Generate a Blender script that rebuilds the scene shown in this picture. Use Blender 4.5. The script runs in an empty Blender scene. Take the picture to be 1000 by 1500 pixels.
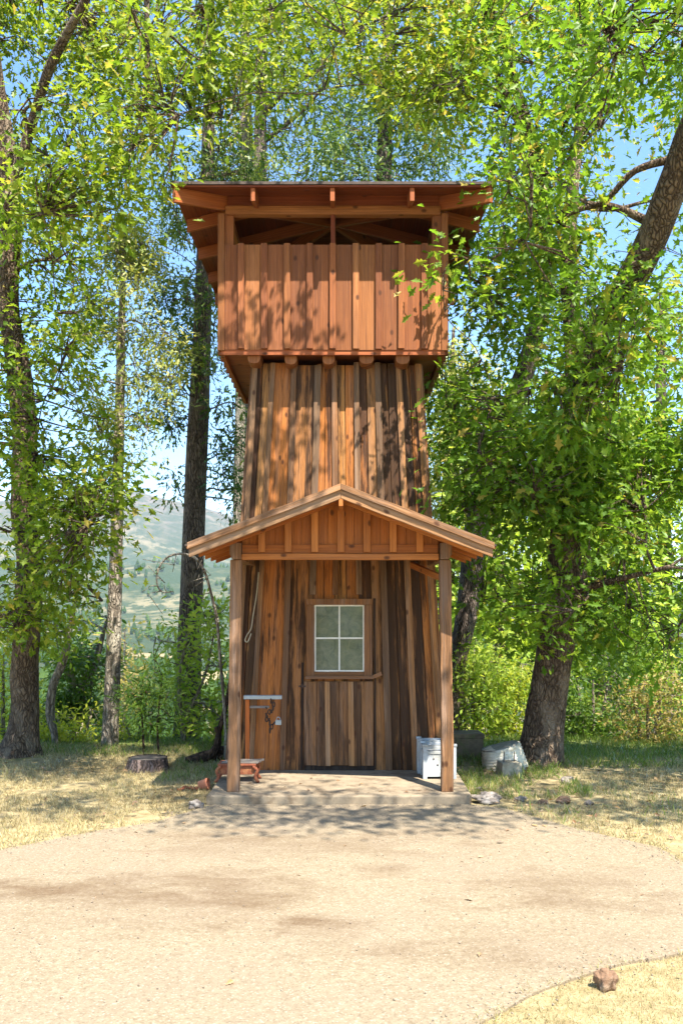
import bpy, math, random
import numpy as np
from mathutils import Vector, noise as mnoise

random.seed(11)
rng = np.random.default_rng(7)
C = bpy.context.scene.collection
FPX, HOR, CAMH = 1360.0, 890.0, 1.8


def at(px, py, d):
    """A point of the place seen at (px, py) of the 1000 x 1500 survey photo, d metres away."""
    return np.array([(px - 500.0) * d / FPX, d, CAMH + (HOR - py) * d / FPX])


def gr(px, py, z=0.0):
    d = (CAMH - z) * FPX / (py - HOR)
    return np.array([(px - 500.0) * d / FPX, d, z])


# ------------------------------------------------------------------ materials
def nodes_of(name):
    m = bpy.data.materials.new(name)
    m.use_nodes = True
    nt = m.node_tree
    nt.nodes.clear()
    out = nt.nodes.new('ShaderNodeOutputMaterial')
    return m, nt, out


class N:
    """Small helper to wire node trees."""
    def __init__(self, nt):
        self.nt = nt

    def n(self, t, **kw):
        nd = self.nt.nodes.new('ShaderNode' + t)
        for k, v in kw.items():
            if k == 'inp':
                for kk, vv in v.items():
                    if hasattr(vv, 'is_output'):
                        self.nt.links.new(vv, nd.inputs[kk])
                    else:
                        nd.inputs[kk].default_value = vv
            else:
                setattr(nd, k, v)
        return nd

    def math(self, op, a, b=0.0, c=None, clamp=False):
        nd = self.n('Math', operation=op, use_clamp=clamp)
        for i, v in enumerate([a, b] + ([c] if c is not None else [])):
            if hasattr(v, 'is_output'):
                self.nt.links.new(v, nd.inputs[i])
            else:
                nd.inputs[i].default_value = v
        return nd.outputs[0]

    def mix(self, f, a, b, blend='MIX'):
        nd = self.n('Mix', data_type='RGBA', blend_type=blend)
        for s, v in ((nd.inputs[0], f), (nd.inputs[6], a), (nd.inputs[7], b)):
            if hasattr(v, 'is_output'):
                self.nt.links.new(v, s)
            else:
                s.default_value = v if not isinstance(v, tuple) or len(v) == 4 else v + (1.0,)
        return nd.outputs[2]

    def ramp(self, f, stops, interp='LINEAR'):
        nd = self.n('ValToRGB')
        cr = nd.color_ramp
        cr.interpolation = interp
        while len(cr.elements) < len(stops):
            cr.elements.new(0.5)
        for e, (p, c) in zip(cr.elements, stops):
            e.position = p
            e.color = (c, c, c, 1) if isinstance(c, (int, float)) else tuple(c) + (1.0,)
        self.nt.links.new(f, nd.inputs[0])
        return nd.outputs[0]

    def noise(self, vec, scale, detail=4, rough=0.55, dist=0.0):
        nd = self.n('TexNoise', inp={'Scale': scale, 'Detail': detail, 'Roughness': rough, 'Distortion': dist})
        if vec is not None:
            self.nt.links.new(vec, nd.inputs['Vector'])
        return nd.outputs['Fac']

    def mapping(self, vec, scale=(1, 1, 1), loc=(0, 0, 0), rot=(0, 0, 0)):
        nd = self.n('Mapping')
        nd.inputs['Scale'].default_value = scale
        nd.inputs['Location'].default_value = loc
        nd.inputs['Rotation'].default_value = rot
        self.nt.links.new(vec, nd.inputs['Vector'])
        return nd.outputs[0]

    def bump(self, h, strength=0.5, dist=0.01):
        nd = self.n('Bump', inp={'Strength': strength, 'Distance': dist, 'Height': h})
        return nd.outputs[0]

    def principled(self, out, col, rough=0.8, normal=None, spec=0.3, metal=0.0):
        p = self.n('BsdfPrincipled', inp={'Roughness': rough, 'Specular IOR Level': spec, 'Metallic': metal})
        if hasattr(col, 'is_output'):
            self.nt.links.new(col, p.inputs['Base Color'])
        else:
            p.inputs['Base Color'].default_value = tuple(col) + (1.0,)
        if normal is not None:
            self.nt.links.new(normal, p.inputs['Normal'])
        self.nt.links.new(p.outputs[0], out.inputs['Surface'])
        return p


def wood_mat(name, pal, dark=(0.02, 0.012, 0.008), stain=0.5, grey=(0.27, 0.22, 0.18), greyamt=0.3, rings=0.5, rough=0.75, bump=0.6, mul=0.92, knots=0.74):
    """Boards: UV u runs along the board in metres, v across; 'tint' is one value per board."""
    pal = [tuple(x * mul for x in c) for c in pal]
    grey = tuple(x * mul for x in grey)
    dark = tuple(x * mul * 0.8 for x in dark)
    m, nt, out = nodes_of(name)
    k = N(nt)
    uv = k.n('UVMap').outputs[0]
    tint = k.n('Attribute', attribute_name='tint').outputs['Fac']
    g1 = k.noise(k.mapping(uv, (1.3, 75, 1)), 1.0, 6, 0.65)
    g2 = k.noise(k.mapping(uv, (3.0, 220, 1)), 1.0, 3, 0.6)
    warp = k.noise(k.mapping(uv, (1.1, 7, 1)), 1.0, 3, 0.5)
    sep = k.n('SeparateXYZ', inp={0: uv})
    vv = k.math('MULTIPLY_ADD', sep.outputs[1], 17.0, k.math('MULTIPLY', warp, 6.5))
    ring = k.math('FRACT', k.math('MULTIPLY', vv, 1.6))
    ring = k.ramp(ring, [(0.0, 1.0), (0.25, 0.75), (0.8, 0.25), (1.0, 0.9)])
    base = k.ramp(tint, [(i / (len(pal) - 1), c) for i, c in enumerate(pal)])
    col = k.mix(k.math('MULTIPLY', ring, rings), base, k.mix(0.62, base, dark))
    col = k.mix(k.ramp(g1, [(0.35, 0.75), (0.58, 0.0)]), col, k.mix(0.7, base, dark))
    col = k.mix(k.ramp(g1, [(0.55, 0.0), (0.78, 0.55)]), col, k.mix(0.5, base, (0.42, 0.21, 0.075)))
    # weathered grey
    gm = k.noise(k.mapping(uv, (0.9, 14, 1), (3, 7, 0)), 1.0, 4, 0.6)
    gmm = k.math('MULTIPLY', k.ramp(gm, [(0.45, 0.0), (0.7, 1.0)]), greyamt)
    col = k.mix(gmm, col, grey)
    # dark weather stains
    st = k.noise(k.mapping(uv, (0.75, 8.5, 1), (13, 1, 0)), 1.0, 7, 0.7)
    bd = k.math('FRACT', k.math('MULTIPLY', tint, 7.31))
    st = k.math('ADD', st, k.math('MULTIPLY', k.math('SUBTRACT', bd, 0.36), 0.18))
    sm = k.math('MULTIPLY', k.ramp(st, [(0.46, 0.0), (0.56, 1.0)]), stain)
    col = k.mix(sm, col, dark)
    # knots
    vor = k.n('TexVoronoi', voronoi_dimensions='2D', inp={'Vector': k.mapping(uv, (4.2, 6.5, 1)), 'Scale': 1.0, 'Randomness': 1.0})
    rnd = k.n('SeparateColor', inp={0: vor.outputs['Color']}).outputs[0]
    kn = k.math('MULTIPLY', k.ramp(vor.outputs['Distance'], [(0.05, 1.0), (0.10, 0.7), (0.15, 0.0)]), k.math('GREATER_THAN', rnd, knots))
    col = k.mix(k.math('MULTIPLY', kn, 0.85), col, (0.06, 0.022, 0.01))
    h = k.math('ADD', k.math('MULTIPLY', g1, 0.7), k.math('ADD', k.math('MULTIPLY', g2, 0.35), k.math('MULTIPLY', ring, -0.15)))
    k.principled(out, col, rough, k.bump(h, bump, 0.008), 0.2)
    return m


def plain_mat(name, c1, c2, scale=8.0, rough=0.8, bump=0.3, metal=0.0, detail=5, spec=0.3, c3=None, bdist=0.01, coords='Object'):
    m, nt, out = nodes_of(name)
    k = N(nt)
    co = k.n('TexCoord').outputs[coords]
    f = k.noise(co, scale, detail, 0.62)
    f2 = k.noise(co, scale * 6, 4, 0.6)
    col = k.mix(k.ramp(f, [(0.35, 0.0), (0.65, 1.0)]), c1, c2)
    if c3:
        col = k.mix(k.ramp(k.noise(k.mapping(co, (1, 1, 1), (5, 9, 2)), scale * 0.7, 6, 0.7), [(0.5, 0.0), (0.62, 1.0)]), col, c3)
    col = k.mix(k.math('MULTIPLY', k.ramp(f2, [(0.4, 0.0), (0.7, 1.0)]), 0.35), col, k.mix(0.5, c1, (0.01, 0.008, 0.006)))
    h = k.math('ADD', f, k.math('MULTIPLY', f2, 0.4))
    k.principled(out, col, rough, k.bump(h, bump, bdist), spec, metal)
    return m


def bark_mat(name, ridge, furrow, patch=None, sx=16.0, sz=3.5):
    m, nt, out = nodes_of(name)
    k = N(nt)
    co = k.n('TexCoord').outputs['Object']
    wv = k.n('TexNoise', inp={'Vector': co, 'Scale': 5.0, 'Detail': 3.0})
    vec = k.n('VectorMath', operation='MULTIPLY_ADD', inp={0: wv.outputs['Color'], 1: (0.16, 0.16, 0.16), 2: co}).outputs[0]
    vor = k.n('TexVoronoi', feature='DISTANCE_TO_EDGE', inp={'Vector': k.mapping(vec, (sx, sx, sz)), 'Scale': 1.0})
    f = k.noise(k.mapping(co, (sx * 1.5, sx * 1.5, sz * 1.2)), 1.0, 6, 0.65)
    fine = k.noise(co, 60, 4, 0.6)
    e = k.ramp(vor.outputs['Distance'], [(0.0, 0.0), (0.28, 1.0)])
    hh = k.math('ADD', k.math('MULTIPLY', e, 0.6), k.math('ADD', k.math('MULTIPLY', f, 0.6), k.math('MULTIPLY', fine, 0.2)))
    col = k.mix(k.ramp(hh, [(0.35, 0.0), (0.95, 1.0)]), furrow, ridge)
    if patch:
        pm = k.ramp(k.noise(k.mapping(co, (1, 1, 0.5), (4, 2, 1)), 3.2, 5, 0.65), [(0.52, 0.0), (0.64, 1.0)])
        col = k.mix(k.math('MULTIPLY', pm, 0.75), col, patch)
    k.principled(out, col, 0.9, k.bump(hh, 1.0, 0.035), 0.15)
    return m


def leaf_mat(name, stops, trans=0.55, gloss=0.005):
    m, nt, out = nodes_of(name)
    k = N(nt)
    tint = k.n('Attribute', attribute_name='tint').outputs['Fac']
    col = k.ramp(tint, stops)
    d = k.n('BsdfDiffuse', inp={'Color': col})
    tc = k.mix(0.5, col, k.mix(1.0, col, (1.75, 1.65, 0.65), 'MULTIPLY'))
    t = k.n('BsdfTranslucent', inp={'Color': tc})
    mx = k.n('MixShader', inp={0: trans, 1: d.outputs[0], 2: t.outputs[0]})
    g = k.n('BsdfGlossy', inp={'Color': (0.9, 0.95, 0.9, 1), 'Roughness': 0.5})
    fr = k.n('Fresnel', inp={'IOR': 1.4})
    mg = k.n('MixShader', inp={0: k.math('MULTIPLY', fr.outputs[0], gloss * 10), 1: mx.outputs[0], 2: g.outputs[0]})
    nt.links.new(mg.outputs[0], out.inputs['Surface'])
    return m


M = {}
M['tower'] = wood_mat('weathered_board_wood', [(0.17, 0.055, 0.013), (0.44, 0.150, 0.030), (0.55, 0.205, 0.040), (0.26, 0.10, 0.026), (0.62, 0.27, 0.065), (0.33, 0.15, 0.05), (0.48, 0.15, 0.026)], stain=0.85, greyamt=0.16, rings=0.55, bump=1.0, mul=1.15)
M['batten'] = wood_mat('weathered_batten_wood', [(0.40, 0.15, 0.04), (0.34, 0.20, 0.11), (0.48, 0.20, 0.055), (0.24, 0.15, 0.09), (0.44, 0.17, 0.045)], stain=0.45, greyamt=0.35, rings=0.35, bump=0.9)
M['box'] = wood_mat('stained_redwood', [(0.30, 0.09, 0.028), (0.44, 0.145, 0.05), (0.40, 0.15, 0.042), (0.27, 0.085, 0.026), (0.54, 0.215, 0.07), (0.36, 0.115, 0.034)], dark=(0.10, 0.03, 0.012), stain=0.28, greyamt=0.06, rings=0.35, bump=0.4, rough=0.6, mul=.84, knots=.8)
M['roofbeam'] = wood_mat('red_roof_rafter', [(0.30, 0.085, 0.028), (0.36, 0.11, 0.035)], dark=(0.09, 0.022, 0.009), stain=0.2, greyamt=0.03, rings=0.25, bump=0.3, rough=0.6, mul=1.2)
M['redbeam'] = wood_mat('red_stained_framing', [(0.27, 0.06, 0.022), (0.34, 0.085, 0.03), (0.30, 0.075, 0.03)], dark=(0.07, 0.018, 0.008), stain=0.2, greyamt=0.03, rings=0.25, bump=0.3, rough=0.6, mul=.78)
M['gable'] = wood_mat('orange_cedar', [(0.36, 0.105, 0.018), (0.44, 0.14, 0.026), (0.56, 0.21, 0.05)], dark=(0.12, 0.035, 0.012), stain=0.25, greyamt=0.06, rings=0.3, bump=0.4, mul=1.1)
M['rafter'] = wood_mat('pale_weathered_lumber', [(0.46, 0.22, 0.085), (0.42, 0.24, 0.12), (0.52, 0.25, 0.09)], dark=(0.07, 0.035, 0.02), stain=0.22, greyamt=0.5, grey=(0.40, 0.31, 0.22), rings=0.4, bump=0.8)
M['post'] = wood_mat('weathered_post_wood', [(0.28, 0.145, 0.07), (0.36, 0.17, 0.065)], mul=1.25, dark=(0.035, 0.02, 0.012), stain=0.5, greyamt=0.5, grey=(0.30, 0.23, 0.18), rings=0.5, bump=0.9)
M['doorwood'] = wood_mat('old_door_wood', [(0.27, 0.125, 0.05), (0.36, 0.165, 0.06), (0.30, 0.14, 0.055)], dark=(0.018, 0.012, 0.01), stain=0.6, greyamt=0.35, rings=0.55, bump=0.9)
M['casing'] = wood_mat('window_casing_wood', [(0.36, 0.15, 0.05), (0.30, 0.14, 0.06)], dark=(0.05, 0.025, 0.015), stain=0.3, greyamt=0.4, rings=0.4, bump=0.7)
M['gap_shade'] = wood_mat('painted_gap_shade', [(0.03, 0.018, 0.012), (0.05, 0.025, 0.015)], stain=0.3, greyamt=0.1)  # near-black colour for the shade in the gaps round the door
M['greyplank'] = wood_mat('grey_plank', [(0.42, 0.36, 0.30), (0.36, 0.30, 0.25)], stain=0.3, greyamt=0.5)
M['orangewood'] = wood_mat('orange_painted_wood', [(0.62, 0.16, 0.03), (0.58, 0.14, 0.03)], stain=0.1, greyamt=0.05, rings=0.15)
M['white'] = plain_mat('white_paint', (0.44, 0.46, 0.46), (0.37, 0.39, 0.39), 6, 0.55, 0.15, c3=(0.34, 0.33, 0.29))
M['sash'] = plain_mat('cream_sash_paint', (0.80, 0.76, 0.66), (0.70, 0.66, 0.56), 14, 0.55, 0.2)
M['roofing'] = plain_mat('brown_roofing_felt', (0.10, 0.075, 0.06), (0.06, 0.045, 0.04), 20, 0.9, 0.4)
M['steel'] = plain_mat('galvanised_steel', (0.42, 0.46, 0.48), (0.32, 0.35, 0.36), 12, 0.45, 0.1, metal=0.7)
M['rust'] = plain_mat('rusty_iron', (0.33, 0.10, 0.045), (0.22, 0.06, 0.03), 18, 0.75, 0.4, c3=(0.42, 0.17, 0.07))
M['darkiron'] = plain_mat('dark_iron', (0.05, 0.04, 0.035), (0.09, 0.05, 0.035), 20, 0.6, 0.3, metal=0.5)
M['terracotta'] = plain_mat('terracotta', (0.55, 0.20, 0.10), (0.48, 0.17, 0.09), 12, 0.85, 0.15, c3=(0.60, 0.30, 0.18))
M['concrete'] = plain_mat('rough_concrete', (0.29, 0.23, 0.155), (0.225, 0.175, 0.115), 7, 0.9, 0.45, c3=(0.15, 0.11, 0.07), detail=8)
M['pierconc'] = plain_mat('grey_pier_concrete', (0.40, 0.35, 0.25), (0.31, 0.275, 0.20), 16, 0.9, 0.4, c3=(0.25, 0.21, 0.14))
M['mossconc'] = plain_mat('mossy_concrete', (0.20, 0.15, 0.09), (0.10, 0.075, 0.045), 9, 0.95, 0.7, c3=(0.12, 0.13, 0.05))
M['tub'] = plain_mat('chalky_white_tub', (0.78, 0.71, 0.55), (0.66, 0.59, 0.44), 9, 0.7, 0.2, c3=(0.40, 0.34, 0.23))
M['tubbase'] = plain_mat('dirty_tub_base', (0.30, 0.28, 0.22), (0.20, 0.18, 0.14), 12, 0.9, 0.4, c3=(0.38, 0.35, 0.28))
M['rock'] = plain_mat('grey_brown_rock', (0.26, 0.22, 0.18), (0.15, 0.12, 0.10), 14, 0.9, 0.8, c3=(0.34, 0.30, 0.26), bdist=0.02)
M['redrock'] = plain_mat('rust_brown_rock', (0.25, 0.15, 0.09), (0.13, 0.075, 0.045), 16, 0.9, 0.8, c3=(0.33, 0.24, 0.16), bdist=0.02)
M['rope'] = plain_mat('old_rope', (0.45, 0.38, 0.27), (0.33, 0.27, 0.18), 40, 0.95, 0.4)
M['oakbark'] = bark_mat('oak_bark', (0.19, 0.135, 0.09), (0.04, 0.026, 0.018), (0.27, 0.21, 0.15), 30, 9)
M['firbark'] = bark_mat('fir_bark', (0.20, 0.155, 0.125), (0.035, 0.027, 0.022), (0.27, 0.21, 0.16), 32, 3.5)
M['palebark'] = bark_mat('pale_fir_bark', (0.33, 0.28, 0.22), (0.10, 0.08, 0.06), (0.40, 0.36, 0.28), 22, 3.0)
M['deadwood'] = bark_mat('dark_dead_wood', (0.11, 0.065, 0.04), (0.022, 0.014, 0.010), None, 18, 3.0)
M['stumpbark'] = bark_mat('stump_bark', (0.25, 0.18, 0.15), (0.04, 0.028, 0.022), None, 20, 2.0)
M['stumptop'] = plain_mat('stump_top', (0.13, 0.11, 0.09), (0.07, 0.06, 0.05), 18, 0.95, 0.5)
LEAF = {
    'oak': leaf_mat('oak_leaf', [(0.0, (0.075, 0.15, 0.012)), (0.45, (0.135, 0.25, 0.022)), (0.8, (0.215, 0.315, 0.032)), (0.95, (0.33, 0.36, 0.045)), (1.0, (0.40, 0.32, 0.06))], .58, .003),
    'sunoak': leaf_mat('sunlit_oak_leaf', [(0.0, (0.08, 0.15, 0.012)), (0.4, (0.17, 0.255, 0.022)), (0.75, (0.255, 0.31, 0.034)), (0.93, (0.35, 0.36, 0.055)), (1.0, (0.40, 0.33, 0.07))], .58, .003),
    'needle': leaf_mat('fir_needle', [(0.0, (0.040, 0.091, 0.034)), (0.5, (0.092, 0.159, 0.040)), (1.0, (0.211, 0.256, 0.046))], 0.4, 0.005),
    'paleneedle': leaf_mat('pale_fir_needle', [(0.0, (0.132, 0.183, 0.034)), (0.5, (0.264, 0.305, 0.069)), (1.0, (0.449, 0.415, 0.127))], 0.4, 0.005),
    'shrub': leaf_mat('shrub_leaf', [(0.0, (0.120, 0.222, 0.030)), (0.5, (0.291, 0.412, 0.044)), (1.0, (0.481, 0.539, 0.090))]),
    'yellow': leaf_mat('yellow_shrub_leaf', [(0.0, (0.198, 0.290, 0.029)), (0.5, (0.445, 0.488, 0.050)), (1.0, (0.620, 0.610, 0.086))]),
    'tan': leaf_mat('dry_shrub_leaf', [(0.0, (0.185, 0.207, 0.046)), (0.5, (0.370, 0.293, 0.092)), (1.0, (0.554, 0.390, 0.161))]),
    'dark': leaf_mat('dark_shrub_leaf', [(0.0, (0.040, 0.085, 0.014)), (0.5, (0.073, 0.146, 0.021)), (1.0, (0.158, 0.244, 0.034))]),
    'strawgrass': leaf_mat('dry_grass_blade', [(0.0, (0.17, 0.125, 0.055)), (0.5, (0.39, 0.32, 0.16)), (0.85, (0.56, 0.48, 0.27)), (1.0, (0.24, 0.25, 0.06))], 0.3, 0.03),
    'greengrass': leaf_mat('green_grass_blade', [(0.0, (0.06, 0.12, 0.015)), (0.5, (0.14, 0.22, 0.03)), (0.85, (0.26, 0.30, 0.06)), (1.0, (0.42, 0.36, 0.14))], 0.35, 0.03),
    'litter': leaf_mat('leaf_litter', [(0.0, (0.10, 0.05, 0.02)), (0.6, (0.28, 0.14, 0.06)), (1.0, (0.42, 0.26, 0.10))], 0.15, 0.02),
}


# ------------------------------------------------------------------ object helpers
ROOT_LOC = {}


def tag(o, label=None, cat=None, group=None, kind=None):
    if label: o['label'] = label
    if cat: o['category'] = cat
    if group: o['group'] = group
    if kind: o['kind'] = kind
    return o


def thing(name, label, cat, loc=(0, 0, 0), group=None):
    o = bpy.data.objects.new(name, None)
    C.objects.link(o)
    o.location = [float(v) for v in loc]
    o.empty_display_size = 0.2
    ROOT_LOC[o.name] = np.array(loc, float)
    return tag(o, label, cat, group)


def base_of(parent):
    while parent.parent is not None:
        parent = parent.parent
    return ROOT_LOC.get(parent.name, np.zeros(3))


def link_mesh(name, me, mat, parent=None):
    o = bpy.data.objects.new(name, me)
    if mat is not None:
        me.materials.append(mat)
    C.objects.link(o)
    if parent is not None:
        o.parent = parent
    return o


class MB:
    def __init__(self):
        self.v, self.f, self.uv, self.t, self.sm = [], [], [], [], []
        self.tf = lambda p: p

    def add(self, pts, faces, uvs, tint, smooth=False):
        b = len(self.v)
        self.v += [np.array(self.tf(np.array(p, float))) for p in pts]
        self.t += [tint] * len(pts)
        for f, u in zip(faces, uvs):
            self.f.append([b + i for i in f])
            self.uv.append(u)
            self.sm.append(smooth)

    def board(self, p0, p1, wd, w0, w1, td, th, segs=4, jit=0.0015, tint=None, bow=0.0):
        """A board from p0 to p1 (centre of its back face): wd width direction, td thickness direction."""
        p0, p1, wd, td = [np.array(a, float) for a in (p0, p1, wd, td)]
        wd = wd / np.linalg.norm(wd); td = td / np.linalg.norm(td)
        L = np.linalg.norm(p1 - p0)
        tint = random.random() if tint is None else tint
        uo, vo = random.random() * 40, random.random() * 40
        pts = []
        for i in range(segs + 1):
            s = i / segs
            c = p0 + (p1 - p0) * s + td * bow * math.sin(s * math.pi)
            w = w0 + (w1 - w0) * s
            jl, jr, jt = [random.uniform(-jit, jit) for _ in range(3)]
            pts += [c - wd * (w / 2 + jl), c + wd * (w / 2 + jr), c + wd * (w / 2 + jr) + td * (th + jt), c - wd * (w / 2 + jl) + td * (th + jt)]
        per = [0, w0, w0 + th, 2 * w0 + th, 2 * w0 + 2 * th]
        faces, uvs = [], []
        for i in range(segs):
            a = 4 * i
            u0, u1 = uo + L * i / segs, uo + L * (i + 1) / segs
            for j in range(4):
                j2 = (j + 1) % 4
                faces.append([a + j, a + j2, a + 4 + j2, a + 4 + j])
                uvs.append([(u0, vo + per[j]), (u0, vo + per[j + 1]), (u1, vo + per[j + 1]), (u1, vo + per[j])])
        faces += [[3, 2, 1, 0], [4 * segs, 4 * segs + 1, 4 * segs + 2, 4 * segs + 3]]
        for s in (0, 1):
            uvs.append([(uo + s * L, vo), (uo + s * L, vo + w0), (uo + s * L + th * .3, vo + w0), (uo + s * L + th * .3, vo)][::-1 if s == 0 else 1])
        self.add(pts, faces, uvs, tint)

    def box(self, lo, hi, axis=None, tint=None, jit=0.0, segs=1):
        lo, hi = np.array(lo, float), np.array(hi, float)
        d = hi - lo
        a = int(np.argmax(d)) if axis is None else axis
        w, t = [i for i in range(3) if i != a]
        e = np.eye(3)
        c = (lo + hi) / 2
        p0, p1 = c.copy(), c.copy()
        p0[a], p1[a] = lo[a], hi[a]
        p0[t] = lo[t]; p1[t] = lo[t]
        self.board(p0, p1, e[w], d[w], d[w], e[t], d[t], segs, jit, tint)

    def prism(self, poly, y0, y1, tint=None):
        """A polygon in the x-z plane extruded from y0 to y1; grain runs along z."""
        tint = random.random() if tint is None else tint
        uo, vo = random.random() * 40, random.random() * 40
        n = len(poly)
        pts = [(x, y0, z) for x, z in poly] + [(x, y1, z) for x, z in poly]
        faces = [list(range(n)), list(range(2 * n - 1, n - 1, -1))]
        uvs = [[(uo + z, vo + x) for x, z in poly], [(uo + z, vo + x) for x, z in poly[::-1]]]
        for i in range(n):
            j = (i + 1) % n
            faces.append([j, i, n + i, n + j])
            uvs.append([(uo + poly[j][1], vo + poly[j][0]), (uo + poly[i][1], vo + poly[i][0]), (uo + poly[i][1], vo + poly[i][0] + (y1 - y0)), (uo + poly[j][1], vo + poly[j][0] + (y1 - y0))])
        self.add(pts, faces, uvs, tint)

    def tube(self, path, radii, sides=8, rough=0.0, cap=True, tint=None, squash=None):
        path = [np.array(p, float) for p in path]
        tint = random.random() if tint is None else tint
        pts = []
        up = np.array([0.13, 0.31, 0.94])
        ph = random.random() * 50
        acc = 0.0
        accs = []
        for i, p in enumerate(path):
            a = path[max(0, i - 1)]; b = path[min(len(path) - 1, i + 1)]
            d = b - a
            d = d / (np.linalg.norm(d) + 1e-9)
            if i == 0:
                x = np.cross(d, up if abs(d @ up) < 0.9 else np.array([1.0, 0, 0]))
            else:
                x = xprev - d * (xprev @ d)
            x = x / (np.linalg.norm(x) + 1e-9)
            xprev = x
            y = np.cross(d, x)
            if i: acc += np.linalg.norm(p - path[i - 1])
            accs.append(acc)
            for j in range(sides):
                an = 2 * math.pi * j / sides
                q = x * math.cos(an) + y * math.sin(an)
                r = radii[i]
                if rough:
                    r *= 1 + rough * (mnoise.noise(Vector((q[0] * 1.3 + ph, q[1] * 1.3, q[2] * 1.3 + acc * 0.9))) + 0.5 * mnoise.noise(Vector((q[0] * 3 + ph, q[1] * 3, q[2] * 3 + acc * 3))))
                pts.append(p + q * r)
        faces, uvs = [], []
        for i in range(len(path) - 1):
            for j in range(sides):
                j2 = (j + 1) % sides
                faces.append([i * sides + j, i * sides + j2, (i + 1) * sides + j2, (i + 1) * sides + j])
                w = radii[i] * 6.3 / sides
                uvs.append([(accs[i], j * w), (accs[i], (j + 1) * w), (accs[i + 1], (j + 1) * w), (accs[i + 1], j * w)])
        if cap:
            faces.append(list(range(sides))[::-1])
            uvs.append([(0, 0)] * sides)
            k = (len(path) - 1) * sides
            faces.append([k + j for j in range(sides)])
            uvs.append([(0, 0)] * sides)
        self.add(pts, faces, uvs, tint, True)

    def build(self, name, mat, parent=None, bevel=0.0):
        off = base_of(parent) if parent is not None else np.zeros(3)
        me = bpy.data.meshes.new(name)
        me.from_pydata([tuple(p - off) for p in self.v], [], self.f)
        uvl = me.uv_layers.new(name='UVMap')
        flat = [c for u in self.uv for p in u for c in p]
        uvl.data.foreach_set('uv', flat)
        a = me.attributes.new('tint', 'FLOAT', 'POINT')
        a.data.foreach_set('value', self.t)
        me.polygons.foreach_set('use_smooth', self.sm)
        o = link_mesh(name, me, mat, parent)
        if bevel:
            b = o.modifiers.new('edge', 'BEVEL')
            b.width = bevel; b.segments = 2; b.limit_method = 'ANGLE'; b.angle_limit = math.radians(40)
        return o


def smooth_path(pts, n=6):
    """Catmull-Rom through points (with any extra columns)."""
    pts = [np.array(p, float) for p in pts]
    out = []
    for i in range(len(pts) - 1):
        p0 = pts[max(0, i - 1)]; p1 = pts[i]; p2 = pts[i + 1]; p3 = pts[min(len(pts) - 1, i + 2)]
        for s in range(n):
            t = s / n
            out.append(0.5 * (2 * p1 + (p2 - p0) * t + (2 * p0 - 5 * p1 + 4 * p2 - p3) * t * t + (3 * p1 - p0 - 3 * p2 + p3) * t ** 3))
    out.append(pts[-1])
    return out


def blades(name, cen, ax, nrm, size, tmpl, polys, tint, mat, parent=None):
    """Many small leaf faces in one mesh: cen, ax (length axis), nrm (rough normal), size per leaf."""
    n = len(cen)
    off = base_of(parent) if parent is not None else np.zeros(3)
    ax = ax / (np.linalg.norm(ax, axis=1, keepdims=True) + 1e-9)
    sd = np.cross(nrm, ax)
    sd /= np.linalg.norm(sd, axis=1, keepdims=True) + 1e-9
    nn = np.cross(ax, sd)
    T = np.array(tmpl, float)
    k = len(T)
    V = (cen - off)[:, None, :] + size[:, None, None] * (T[None, :, 0, None] * ax[:, None, :] + T[None, :, 1, None] * sd[:, None, :] + T[None, :, 2, None] * nn[:, None, :])
    V = V.reshape(-1, 3)
    lens = [len(p) for p in polys]
    loop = np.concatenate([np.array(p) for p in polys])
    L = (np.arange(n)[:, None] * k + loop[None, :]).reshape(-1)
    me = bpy.data.meshes.new(name)
    me.vertices.add(n * k)
    me.vertices.foreach_set('co', V.reshape(-1).astype(np.float32))
    me.loops.add(len(L))
    me.loops.foreach_set('vertex_index', L.astype(np.int32))
    np_ = n * len(polys)
    starts = (np.arange(n)[:, None] * sum(lens) + np.concatenate([[0], np.cumsum(lens)[:-1]])[None, :]).reshape(-1)
    me.polygons.add(np_)
    me.polygons.foreach_set('loop_start', starts.astype(np.int32))
    me.update(calc_edges=True)
    a = me.attributes.new('tint', 'FLOAT', 'POINT')
    a.data.foreach_set('value', np.repeat(np.clip(tint, 0, 1), k).astype(np.float32))
    return link_mesh(name, me, mat, parent)


OAK_T = [(0, 0, 0), (.18, .10, .03), (.30, .07, .02), (.42, .26, .06), (.52, .12, .02), (.68, .30, .04), (.76, .12, 0), (1.0, .0, -.08),
         (.76, -.12, 0), (.68, -.30, .04), (.52, -.12, .02), (.42, -.26, .06), (.30, -.07, .02), (.18, -.10, .03)]
OAK_P = [[0, 1, 2, 3, 4, 5, 6, 7], [0, 7, 8, 9, 10, 11, 12, 13]]
LEAF_T = [(0, 0, 0), (.4, .2, .05), (.75, .14, .02), (1, 0, -.08), (.75, -.14, .02), (.4, -.2, .05)]
LEAF_P = [[0, 1, 2, 3], [0, 3, 4, 5]]
NEED_T = [(0, 0, 0), (.5, .06, .0), (1, 0, -.03), (.5, -.06, .0)]
NEED_P = [[0, 1, 2, 3]]
SPRAY_T = [(0, .02, 0), (.35, .16, .03), (.42, .05, 0), (.68, .13, .02), (.72, .04, 0), (1, 0, -.06), (.72, -.04, 0), (.68, -.13, .02), (.42, -.05, 0), (.35, -.16, .03), (0, -.02, 0)]
SPRAY_P = [[0, 1, 2, 10], [2, 3, 4, 5, 6, 7, 8], [2, 8, 9, 10]]
SHAPES = {'oak': (OAK_T, OAK_P), 'leaf': (LEAF_T, LEAF_P), 'needle': (NEED_T, NEED_P), 'spray': (SPRAY_T, SPRAY_P)}


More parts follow.
